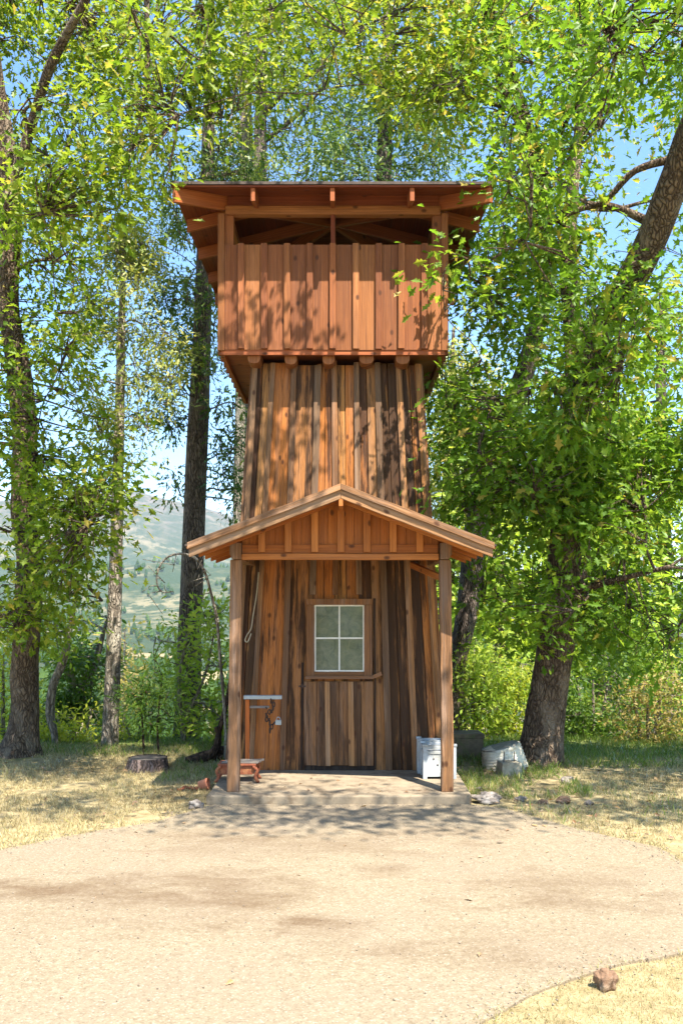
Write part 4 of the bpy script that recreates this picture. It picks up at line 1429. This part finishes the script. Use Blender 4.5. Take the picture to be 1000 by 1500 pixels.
# dapples on the left part of the lookout and the upper wall
r_ = random.Random(9)
for i in range(30):
    x, z = r_.uniform(-1.35, -.45), r_.uniform(4.4, 5.2)
    if i > 22: x, z = r_.uniform(-1.1, -.3), r_.uniform(2.6, 3.9)
    h = r_.uniform(2.7, 4.2)
    ex.append(np.array([x + .262 * h, 9.7 - .561 * h, z + h]))
tree('oak_tree', 'big oak with a gnarled flaring trunk standing left of the tower', 'oak tree', [left_tr, left_b, left_c, left_d],
     [(P1, 8.6, 12.2, 680, .04, .08), (P2, 10.0, 12.2, 190, -.02, -.02), ([(-60, -60), (-220, 40), (-260, 600), (-200, 900), (-60, 930)], 9.0, 12.4, 300, .0, .03), (P3, 9.4, 12.2, 230, .06, .04), (P4, 9.3, 10.6, 62, .02, .05, 1.0)],
     'oak', LEAF['sunoak'], M['oakbark'], .112, OAKS, extra=ex, tint=.42, spread=.18, per=17, rough=.2, twig_p=1)
# right oak
right_tr = [(790, 1130, 10.7, 90), (791, 1104, 10.7, 70), (797, 1050, 10.65, 58), (810, 970, 10.5, 55), (822, 890, 10.3, 53), (828, 800, 10.2, 50), (838, 700, 10.1, 46), (846, 600, 10.0, 44), (870, 500, 9.8, 44), (918, 420, 9.5, 46), (952, 355, 9.2, 46), (985, 270, 8.9, 42), (1020, 170, 8.6, 38), (1090, 20, 8.0, 30), (1180, -200, 7.2, 20)]
right_b = [(843, 620, 10.0, 36), (842, 520, 10.3, 30), (833, 400, 10.6, 24), (838, 280, 10.9, 18), (850, 150, 11.2, 13), (845, 20, 11.5, 9), (850, -100, 11.8, 6)]
right_c = [(960, 330, 9.2, 14), (880, 300, 9.3, 9), (800, 330, 9.6, 6), (720, 380, 9.9, 4)]
right_d = [(836, 760, 10.1, 16), (760, 720, 9.6, 9), (700, 660, 9.3, 6)]
right_e = [(824, 870, 10.2, 14), (900, 850, 9.7, 9), (980, 830, 9.2, 6)]
right_f = [(1000, 230, 8.8, 13), (930, 250, 9.0, 10), (870, 300, 9.3, 7), (800, 250, 9.8, 4)]
Q1 = [(690, -60), (1060, -60), (1060, 330), (930, 350), (800, 380), (720, 380), (690, 280), (730, 200), (680, 120)]
Q2 = [(655, 380), (720, 370), (900, 400), (1060, 350), (1060, 720), (900, 760), (720, 720), (650, 640), (640, 560), (745, 560), (750, 500), (690, 450)]
Q3 = [(660, 600), (800, 640), (1060, 640), (1060, 960), (980, 985), (900, 960), (800, 950), (720, 900), (680, 840), (650, 720)]
Q4 = [(860, -60), (1060, -60), (1060, 160), (960, 150), (880, 110)]
Q5 = [(640, 372), (672, 366), (700, 400), (700, 440), (664, 432)]
ex = shade_spots([(1.35, 4.6, 8.3, 10.6, 230, -.1), (3.0, 5.5, 7.6, 9.4, 60, 0)], 6.5, 9.0, 6)
r_ = random.Random(19)
for i in range(16):
    x, z = r_.uniform(.6, 1.3), r_.uniform(2.3, 3.5)
    h = r_.uniform(2.6, 4.5)
    ex.append(np.array([x + .262 * h, 9.9 - .561 * h, z + h]))
tree('oak_tree', 'big leaning oak beside the white tub right of the tower', 'oak tree', [right_tr, right_b, right_c, right_d, right_e, right_f],
     [(Q1, 9.2, 13.0, 560, -.0, .1), (Q2, 9.5, 12.0, 400, .04, .02), (Q3, 9.3, 11.4, 400, .0, .0), (Q4, 6.6, 8.4, 70, -.05, -.2), ([(1060, -60), (1260, 0), (1300, 500), (1220, 900), (1060, 940)], 8.6, 12.0, 420, .0, .03), (Q5, 9.0, 9.5, 9, -.6, .1), ([(740, 600), (900, 600), (920, 930), (760, 920)], 8.9, 9.7, 95, .0, .0), ([(830, 430), (915, 390), (945, 440), (890, 640), (815, 640)], 8.5, 9.2, 120, -.6, .05)],
     'oak', LEAF['oak'], M['oakbark'], .12, OAKS, extra=ex, tint=.50, spread=.19, per=17, rough=.13, twig_p=1)
# oak behind, whose boughs hang over the tower roof
S1 = [(280, -60), (700, -60), (715, 60), (690, 200), (640, 150), (560, 110), (480, 90), (430, 150), (380, 160), (330, 210), (290, 150)]
S2 = [(430, -60), (720, -60), (700, 120), (640, 200), (600, 180), (520, 120)]
tree('oak_tree', 'oak leaning away behind the tower with yellowish boughs above its roof', 'oak tree',
     [[(672, 945, 13.2, 24), (682, 900, 13.2, 30), (690, 850, 13.2, 33), (700, 760, 13.2, 36), (722, 670, 13.1, 36), (752, 590, 13.0, 33), (775, 520, 12.8, 28), (800, 400, 12.6, 22), (790, 250, 12.3, 17), (740, 80, 12.0, 14), (690, -80, 11.8, 10)],
      [(790, 250, 12.3, 12), (700, 60, 12.0, 9), (600, -60, 11.8, 7), (460, -90, 11.7, 5)], [(684, 900, 13.2, 28), (672, 960, 13.3, 26), (664, 1030, 13.4, 27), (656, 1112, 13.5, 34)]],
     [(S1, 10.6, 13.4, 480, -.05, .12), (S2, 10.6, 13.0, 230, -.05, .28), ([(640, 520), (760, 500), (760, 700), (700, 740), (640, 700)], 12.6, 14.5, 60, -.1, -.1), ([(700, 260), (800, 240), (820, 520), (760, 520)], 12.0, 14.0, 120, -.05, .0)],
     'oak', LEAF['sunoak'], M['firbark'], .11, OAKS, tint=.42, spread=.2, per=15, rough=.12)


def fir(label, trunk, fills, mat, bark, tint=.45, size=.16, per=22, spread=.12, trunks=()):
    return tree('fir_tree', label, 'fir tree', [trunk] + list(trunks), fills, 'spray', mat, bark, size * .82, FIRS, tint=tint, spread=spread, per=per, rough=.07,
                limb_r=.02, twig_r=.006, node_ratio=9, crown_name='needles', sides=12, droopy=.35, twig_p=.8, droop=.4)


fir('slender fir with a pale feathery crown between the left oak and a thicker fir', [(160, 1106, 12.2, 27), (165, 1000, 12.2, 23), (169, 860, 12.2, 20), (173, 700, 12.2, 17), (177, 540, 12.2, 13), (180, 420, 12.2, 9), (183, 330, 12.2, 3)],
    [([(180, 318), (215, 380), (250, 440), (275, 520), (262, 610), (225, 640), (150, 630), (110, 560), (120, 470), (150, 400)], 11.5, 12.9, 330, -.05, .05), ([(130, 600), (230, 600), (215, 690), (150, 700)], 11.8, 12.6, 40, 0, -.1)],
    LEAF['paleneedle'], M['palebark'], tint=.5, size=.13)
fir('thick dark fir with ivy green sprays on its trunk just left of the tower', [(271, 1108, 13.6, 44), (275, 1040, 13.6, 39), (280, 880, 13.6, 34), (287, 700, 13.6, 32), (293, 560, 13.6, 29), (298, 430, 13.6, 25), (304, 250, 13.6, 20), (308, 80, 13.6, 14), (310, -80, 13.6, 8)],
    [([(270, 390), (318, 390), (330, 470), (318, 560), (276, 560), (264, 470)], 12.9, 14.3, 80, -.4, .25), ([(225, 210), (330, 190), (420, 240), (400, 300), (330, 330), (270, 380), (230, 330)], 12.6, 14.6, 170, -.02, .1), ([(300, 560), (360, 570), (360, 760), (318, 740)], 12.8, 14.4, 55, .05, -.15),
     ([(195, 560), (275, 540), (270, 640), (215, 640)], 12.8, 14.4, 40, .05, -.1), ([(200, 420), (280, 400), (280, 520), (230, 500)], 12.8, 14.4, 40, .05, -.1), ([(215, 700), (275, 680), (270, 790)], 13, 14.2, 8, .05, -.1)],
    LEAF['needle'], M['firbark'], tint=.45, size=.15)
fir('pale grey fir trunk rising straight above the tower roof, left one of a close pair', [(352, 1090, 18.5, 38), (356, 700, 18.5, 28), (361, 260, 18.5, 19), (360, 130, 18.5, 16), (358, 20, 18.5, 13), (356, -120, 18.5, 9)],
    [([(270, -60), (420, -60), (430, 60), (420, 200), (460, 270), (300, 270), (320, 150)], 17.2, 19.8, 190, -.02, .2)], LEAF['paleneedle'], M['palebark'], tint=.35, size=.2, spread=.24)
fir('dark fir with long bare boughs above the tower roof, darker of a close pair', [(384, 1090, 18.0, 38), (382, 700, 18.0, 28), (381, 260, 18.0, 20), (383, 120, 18.0, 16), (387, 0, 18.0, 12), (390, -120, 18.0, 8)],
    [([(380, -60), (520, -60), (500, 80), (520, 200), (490, 270), (390, 270), (400, 120)], 17.0, 19.0, 190, .0, .1)], LEAF['needle'], M['firbark'], tint=.6, size=.2, spread=.24,
    trunks=[[(381, 170, 18.0, 10), (430, 125, 17.6, 7), (490, 90, 17.2, 4)], [(381, 240, 18, 9), (340, 255, 17.6, 6), (290, 262, 17.2, 3)], [(383, 210, 18, 8), (440, 165, 17.7, 5), (480, 120, 17.3, 3)], [(384, 60, 18, 9), (350, 190, 17.5, 5), (320, 220, 17.2, 3)]])
fir('fir with bluish green sprays directly behind the tower roof', [(556, 1090, 17.0, 40), (560, 600, 17.0, 30), (562, 260, 17.0, 24), (566, 120, 17.0, 18), (568, 0, 17.0, 13), (570, -120, 17.0, 8)],
    [([(470, 170), (540, 110), (600, 120), (660, 180), (680, 275), (470, 275)], 15.8, 18.2, 250, -.06, .0), ([(500, -60), (640, -60), (620, 140), (520, 140)], 16, 18, 90, .0, .1)], LEAF['needle'], M['firbark'], tint=.5, size=.18, spread=.22)

# firs on the slope behind the right side
fir('broad bright green fir behind the tower wall on the slope', [(652, 1080, 21, 30), (655, 800, 21, 22), (660, 600, 21, 13), (664, 480, 21, 4)],
    [([(664, 470), (690, 540), (720, 640), (745, 760), (740, 900), (630, 900), (600, 760), (620, 640), (645, 540)], 19.5, 22.5, 480, -.2, .2)], LEAF['paleneedle'], M['firbark'], tint=.4, size=.26, spread=.28)
BACK = 'trees filling the slope behind the right oak'
for (lab, px, d, w, top, wid, n, mt, ti) in (
        ('leafy tree on the slope seen between the porch and the leaning oak', 730, 19, 22, 640, 75, 230, 'shrub', .55),
        ('darker leafy tree on the slope straight behind the oak trunk', 800, 22, 26, 520, 95, 300, 'oak', .5),
        ('yellowish leafy tree on the slope behind the oak boughs', 880, 20, 24, 560, 90, 300, 'shrub', .6),
        ('rounded leafy tree on the slope beyond the dry shrub', 1130, 21, 28, 520, 120, 300, 'shrub', .5),
        ('tall leafy tree on the slope at the edge behind the dry shrub', 970, 23, 28, 420, 110, 380, 'oak', .55)):
    tree('slope_tree', lab, 'tree', [[(px, 1085, d, w), (px + 4, 900, d, w * .8), (px - 3, top + 120, d, w * .5), (px, top + 20, d, w * .2)]],
         [([(px - wid * .3, top), (px + wid * .4, top + 10), (px + wid, top + 170), (px + wid * .9, 960), (px + wid * .3, 1020), (px - wid * .8, 1010), (px - wid, top + 200)], d - 2, d + 2, n, -.12, 0)],
         'leaf', LEAF[mt], M['firbark'], .24, BACK, tint=ti, spread=.32, per=14, rough=.06, node_ratio=20)

# small trees and shrubs
def shrub(name, label, cat, px, base, d, w, h, n, mat, size, group, kind='leaf', tint=.5, sd=.22, spread=.12, per=14, gap=-.3, lean=0, bark='palebark', z_off=0):
    top = base - h
    k_ = 1.0
    pts = [(px - w * .32, top + h * .12), (px + lean - w * .05, top), (px + w * .3, top + h * .08), (px + w * .5, top + h * .4), (px + w * .48, base - h * .08), (px + w * .2, base + 2), (px - w * .3, base + 2), (px - w * .5, base - h * .15), (px - w * .48, top + h * .45)]
    wm = w * d / FPX
    tr_ = [[(px + dx * .3, base + 8, d, 9), (px + dx * .6 + lean * .3, base - h * .35, d, 6), (px + dx + lean, base - h * .75, d, 3)] for dx in (-w * .22, 0, w * .2)]
    return tree(name, label, cat, tr_, [(pts, d - wm * .35, d + wm * .35, n, gap, 0)], kind, LEAF[mat], M[bark], size, group, tint=tint, sd=sd, spread=spread, per=per, rough=.1, limb_r=.012, twig_r=.004, node_ratio=10, crown_name='foliage', sides=7)


SHR = 'shrubs along the brow of the slope'
shrub('shrub', 'bright yellow green shrub at the foot of the slender fir', 'shrub', 110, 1108, 12.9, 120, 80, 130, 'yellow', .075, SHR)
shrub('shrub', 'yellow green shrub peeping out behind the flaring oak trunk', 'shrub', 5, 1104, 13.2, 110, 190, 170, 'yellow', .09, SHR, tint=.35)
shrub('shrub', 'low yellow shrub between the slender fir and the two saplings', 'shrub', 205, 1108, 13.2, 90, 60, 80, 'yellow', .07, SHR)
shrub('shrub', 'green shrub in front of the thick fir foot', 'shrub', 325, 1106, 13.0, 80, 110, 90, 'yellow', .075, SHR, tint=.4)
shrub('bush', 'dark leafy bush below the slanting grey stem', 'bush', 122, 1050, 14.2, 90, 110, 150, 'dark', .10, SHR, tint=.6)
tree('small_tree', 'small crooked tree with a kinked grey stem beside the left oak', 'small tree',
     [[(84, 1112, 12.3, 9), (80, 1075, 12.3, 10), (74, 1045, 12.3, 13), (78, 1005, 12.3, 12), (92, 970, 12.3, 12), (103, 920, 12.3, 8), (112, 870, 12.3, 5)]],
     [([(60, 830), (120, 830), (130, 920), (100, 960), (60, 940)], 11.9, 12.8, 50, -.2, 0)], 'leaf', LEAF['shrub'], M['palebark'], .11, None, tint=.5, spread=.15, per=12)
tree('small_tree', 'small slanting tree with a dark green head below the mountain', 'small tree',
     [[(112, 1060, 14.0, 13), (124, 1000, 14.0, 12), (138, 975, 14.0, 11), (148, 940, 14.0, 8), (156, 910, 14.0, 4)]],
     [([(95, 960), (130, 955), (150, 900), (170, 910), (165, 960), (140, 1010), (100, 1030)], 13.5, 14.6, 70, -.2, 0)], 'leaf', LEAF['dark'], M['palebark'], .10, None, tint=.75, spread=.14, per=14)
tree('small_tree', 'young light green leafy tree against the thick fir', 'small tree',
     [[(270, 1102, 12.6, 9), (268, 1060, 12.6, 7), (262, 1000, 12.6, 5), (275, 930, 12.6, 3)], [(268, 1060, 12.6, 5), (300, 990, 12.4, 4), (315, 920, 12.4, 2)]],
     [([(240, 940), (275, 890), (310, 870), (336, 900), (336, 1060), (300, 1070), (270, 1050), (225, 1060), (222, 990)], 12.0, 13.2, 170, -.1, 0)], 'leaf', LEAF['shrub'], M['palebark'], .095, None, tint=.7, spread=.14, per=14)
SAP = 'pair of saplings behind the stump'
for lab, bx, tx, tp in (('spiky sapling behind the stump, shorter of the pair', 211, 206, 1000), ('spiky sapling behind the stump, taller of the pair', 233, 238, 965)):
    tree('sapling', lab, 'sapling', [[(bx, 1112, 11.5, 3.4), (bx - 2, 1060, 11.5, 3), (tx, tp + 25, 11.5, 2)]],
         [([(tx - 8, tp), (tx + 14, tp + 5), (tx + 28, tp + 40), (tx + 18, 1065), (tx - 14, 1045), (tx - 26, tp + 45)], 11.2, 11.8, 34, -.6, 0)],
         'needle', LEAF['dark'], M['deadwood'], .15, SAP, tint=.55, spread=.07, per=16, rough=.05, node_ratio=6, limb_r=.008, twig_r=.004)
tree('pine_tree', 'thin pale pine far down the slope behind the saplings', 'pine tree', [[(181, 1120, 24, 7), (182, 1000, 24, 5), (183, 925, 24, 2)]],
     [([(183, 920), (200, 980), (208, 1040), (160, 1040), (166, 970)], 23.2, 24.8, 60, -.3, 0)], 'spray', LEAF['tan'], M['palebark'], .22, None, tint=.3, spread=.2, per=12, crown_name='needles')
# right side shrubs
shrub('shrub', 'light green shrub right behind the porch post', 'shrub', 692, 1098, 13.4, 90, 170, 230, 'shrub', .085, SHR, tint=.6)
shrub('shrub', 'yellowish shrub between the porch and the oak trunk', 'shrub', 742, 1096, 13.8, 90, 130, 200, 'yellow', .08, SHR, tint=.35)
shrub('shrub', 'dark green shrub close behind the leaning oak', 'shrub', 868, 1108, 13.4, 110, 150, 260, 'dark', .09, SHR, tint=.75)
shrub('shrub', 'tall dry tan shrub with thin upright stems', 'shrub', 948, 1112, 12.6, 100, 130, 200, 'tan', .07, SHR, tint=.4, gap=-.2)
shrub('shrub', 'green shrub spreading beyond the dry tan shrub', 'shrub', 1030, 1112, 13.2, 120, 170, 220, 'shrub', .085, SHR, tint=.45)
shrub('shrub', 'bright low shrub in the gap beside the oak trunk', 'shrub', 825, 1106, 14.4, 90, 90, 130, 'shrub', .085, SHR, tint=.75)
shrub('shrub', 'mid green shrub deep in the shade behind the dark shrub', 'shrub', 905, 1090, 15.5, 130, 190, 260, 'shrub', .10, SHR, tint=.35)
shrub('shrub', 'pale leafy shrub behind the mossy block', 'shrub', 655, 1094, 14.6, 80, 120, 140, 'yellow', .085, SHR, tint=.5)


# ------------------------------------------------------------------ grass and litter
def grass(name, label, areas, mat, hgt, wid, tint=.45, avoid=True):
    cen = []
    for (x0, x1, y0, y1, dens, gap) in areas:
        n = int((x1 - x0) * (y1 - y0) * dens)
        X = rng.uniform(x0, x1, n); Y = rng.uniform(y0, y1, n)
        for x, y in zip(X, Y):
            if -1.26 < x < 1.22 and 8.42 < y < 12: continue
            if avoid and in_poly(x, y, DRIVE): continue
            if mnoise.noise(Vector((x * 1.7, y * 1.7, 4))) + .5 * mnoise.noise(Vector((x * 6, y * 6, 2))) < gap: continue
            cen.append((x, y, ground_z(x, y) - .004))
    cen = np.array(cen)
    n = len(cen)
    ax = rng.normal(0, .55, (n, 3)); ax[:, 2] = 1
    nr = rng.normal(0, 1, (n, 3)); nr[:, 2] *= .2
    szz = hgt * rng.uniform(.4, 1.3, n)
    tv = tint + np.array([.35 * mnoise.noise(Vector((c[0] * .9, c[1] * .9, 6))) for c in cen]) + rng.normal(0, .25, n)
    w_ = wid / hgt
    o = blades(name, cen, ax, nr, szz, [(0, -w_, 0), (0, w_, 0), (.55, w_ * .7, .10), (1, 0, .28), (.55, -w_ * .7, .10)], [[0, 1, 2, 4], [4, 2, 3]], tv, mat)
    return tag(o, label, 'grass', kind='stuff')


grass('dry_grass', 'short dry straw coloured grass around the driveway', [(-6.2, -1.2, 6.3, 12.2, 2300, -.30), (1.2, 5.6, 6.2, 10.9, 1700, -.22)], LEAF['strawgrass'], .055, .0026)
grass('short_grass', 'short trampled straw in the corner beyond the driveway edge', [(.2, 2.8, 3.7, 5.1, 7000, -.5)], LEAF['strawgrass'], .026, .0015)
grass('green_grass', 'green grass growing at the edge of the slope and round the tub', [(-7, -1.2, 11.3, 13.4, 700, -.2), (1.2, 8.0, 10.4, 13.6, 1300, -.35), (1.15, 2.4, 8.7, 10.6, 1700, -.15), (-1.9, -1.2, 9.6, 12.5, 700, -.2), (1.3, 3.6, 7.7, 8.9, 300, .1)], LEAF['greengrass'], .095, .0035)
cen = []
for (x0, x1, y0, y1, n) in ((1.3, 4.8, 7.2, 10.2, 170), (-5, -1.3, 7.5, 11, 70), (-3.5, 3.6, 4.2, 8.3, 60), (-1.2, 1.2, 8.5, 9.6, 30)):
    for _ in range(n):
        x, y = random.uniform(x0, x1), random.uniform(y0, y1)
        on = in_poly(x, y, DRIVE)
        slab_ = -1.2 < x < 1.18 and y > 8.46
        cen.append((x, y, .096 if slab_ else (.018 if on else ground_z(x, y) + .03)))
cen = np.array(cen); n = len(cen)
ax = rng.normal(0, 1, (n, 3)); ax[:, 2] *= .25
nr = rng.normal(0, .35, (n, 3)); nr[:, 2] += 1
o = blades('fallen_leaves', cen, ax, nr, rng.uniform(.025, .075, n), OAK_T, OAK_P, rng.uniform(0, 1, n), LEAF['litter'])
tag(o, 'brown fallen oak leaves scattered over the grass and driveway', 'fallen leaves', kind='stuff')

# tufts and crumbs over the drive's edge
P_ = np.array([(p[0], p[1]) for p in re_])
sel = P_[(P_[:, 1] > 3.3) & (P_[:, 1] < 9.2)]
idx = rng.integers(0, len(sel), 5200)
pp = sel[idx] + rng.normal(0, .035, (5200, 2))
keep = np.array([mnoise.noise(Vector((x * 2.5, y * 2.5, 9))) > -.12 and not (-1.3 < x < 1.25 and y > 8.1) for x, y in pp])
pp = pp[keep]
cen = np.column_stack([pp, np.full(len(pp), .012)])
n = len(cen)
ax = rng.normal(0, .6, (n, 3)); ax[:, 2] = 1
nr = rng.normal(0, 1, (n, 3))
o = blades('edge_grass', cen, ax, nr, rng.uniform(.012, .042, n), [(0, -.05, 0), (0, .05, 0), (.55, .035, .10), (1, 0, .28), (.55, -.035, .10)], [[0, 1, 2, 4], [4, 2, 3]], rng.normal(.5, .3, n), LEAF['strawgrass'])
tag(o, 'ragged dry grass growing over the edge of the driveway', 'grass', kind='stuff')
n = 2600
idx = rng.integers(0, len(sel), n)
pp = sel[idx] + rng.normal(0, .10, (n, 2))
far = np.column_stack([rng.uniform(-3.6, 3.2, 900), rng.uniform(4.2, 8.4, 900)])
pp = np.concatenate([pp, far])
n = len(pp)
cen = np.column_stack([pp, np.array([.016 if in_poly(x, y, DRIVE) else .02 for x, y in pp])])
ax = rng.normal(0, 1, (n, 3)); nr = rng.normal(0, 1, (n, 3))
tet = [(-.5, -.4, -.2), (.5, -.3, -.2), (.1, .5, -.2), (-.05, .0, .4)]
gm_ = plain_mat('loose_gravel', (0.30, 0.25, 0.19), (0.16, 0.12, 0.085), 30, 0.9, 0.2)
o = blades('gravel', cen, ax, nr, rng.uniform(.004, .016, n), tet, [[0, 1, 3], [1, 2, 3], [2, 0, 3], [0, 2, 1]], rng.uniform(0, 1, n), gm_)
tag(o, 'loose gravel scattered over the driveway and its edges', 'gravel', kind='stuff')
# woods on the near side of the drive, mirrored in the window panes
for lab, x, y, n in (('broad leafy tree across the drive facing the tower door', -1.1, -8.5, 190), ('darker leafy tree across the drive opposite the porch', 1.9, -10.0, 190)):
    root = thing('leafy_tree', lab, 'tree', (x, y, 0), 'trees across the drive')
    tm = MB()
    sp = smooth_path([np.array([x, y, -.1]), np.array([x + .2, y, 2.5]), np.array([x - .1, y + .2, 5.0]), np.array([x, y, 8.0])], 5)
    tm.tube(sp, np.linspace(.26, .06, len(sp)), 10, .12)
    cl = [np.array([x, y, 3.9]) + rng.normal(0, 1, 3) * (1.9, 1.3, 1.7) for _ in range(n)]
    for c_ in cl[::6]:
        b_ = sp[min(len(sp) - 1, max(3, int((c_[2] - 1.0) / 8 * len(sp))))]
        tm.tube([b_, (b_ + c_) / 2 + (0, 0, .15), c_], [.04, .025, .008], 5, 0, False)
    tm.build('trunk', M['oakbark'], root)
    lv = leaves_for(cl, 22, .3, .2, 'leaf', .45, .25)
    blades('crown', lv[0], lv[1], lv[2], lv[3], LEAF_T, LEAF_P, lv[4], LEAF['shrub'], root)


# ------------------------------------------------------------------ light, sky, air, camera
EL, AZI = math.radians(60), math.radians(155)
sun_dir = Vector((math.cos(EL) * math.sin(AZI), math.cos(EL) * math.cos(AZI), math.sin(EL)))
sd_ = bpy.data.lights.new('sun', 'SUN')
sd_.energy = 5.0
sd_.angle = math.radians(0.5)
sd_.color = (1.0, 0.94, 0.84)
so = bpy.data.objects.new('sun', sd_)
C.objects.link(so)
so.rotation_euler = (-sun_dir).to_track_quat('-Z', 'Y').to_euler()
w = bpy.data.worlds.new('World')
bpy.context.scene.world = w
w.use_nodes = True
wn = w.node_tree
bg = wn.nodes['Background']
sky = wn.nodes.new('ShaderNodeTexSky')
sky.sky_type = 'NISHITA'
sky.sun_disc = False
sky.sun_elevation = EL
sky.sun_rotation = AZI
sky.altitude = 300
sky.air_density = 1.0
sky.dust_density = 0.5
sky.ozone_density = 2.5
hs = wn.nodes.new('ShaderNodeHueSaturation')
hs.inputs['Saturation'].default_value = 1.2
hs.inputs['Value'].default_value = 0.95
wn.links.new(sky.outputs[0], hs.inputs['Color'])
wn.links.new(hs.outputs[0], bg.inputs[0])
bg.inputs[1].default_value = 0.125

HAZE = True
if HAZE:
    bm_ = bmesh.new()
    bmesh.ops.create_cube(bm_, size=1.0)
    for v_ in bm_.verts:
        v_.co = Vector((v_.co.x * 9000, 2000 + v_.co.y * 5200, 200 + v_.co.z * 640))
    me = bpy.data.meshes.new('haze')
    bm_.to_mesh(me); bm_.free()
    hm = bpy.data.materials.new('valley_haze')
    hm.use_nodes = True
    hn = hm.node_tree
    hn.nodes.clear()
    ho = hn.nodes.new('ShaderNodeOutputMaterial')
    pv = hn.nodes.new('ShaderNodeVolumePrincipled')
    pv.inputs['Color'].default_value = (0.74, 0.87, 1.0, 1)
    pv.inputs['Density'].default_value = 0.00013
    pv.inputs['Anisotropy'].default_value = 0.2
    hn.links.new(pv.outputs[0], ho.inputs['Volume'])
    tag(link_mesh('haze', me, hm), kind='stuff')

cd = bpy.data.cameras.new('camera')
cd.sensor_width = 36
cd.sensor_fit = 'AUTO'
cd.lens = FPX / 1500 * 36
cd.shift_y = (HOR - 750) / 1500
cd.clip_start = 0.1
cd.clip_end = 20000
co_ = bpy.data.objects.new('camera', cd)
C.objects.link(co_)
co_.location = (0, 0, CAMH)
co_.rotation_euler = (math.radians(90), 0, 0)
sc = bpy.context.scene
sc.camera = co_
sc.render.resolution_x, sc.render.resolution_y = 682, 1024
sc.view_settings.view_transform = 'Standard'
sc.view_settings.look = 'None'
sc.view_settings.exposure = 1.75
sc.view_settings.gamma = 1
sc.render.engine = 'CYCLES'
sc.cycles.max_bounces = 9
sc.cycles.diffuse_bounces = 7
sc.cycles.transmission_bounces = 4
sc.cycles.volume_bounces = 0
sc.cycles.use_denoising = True
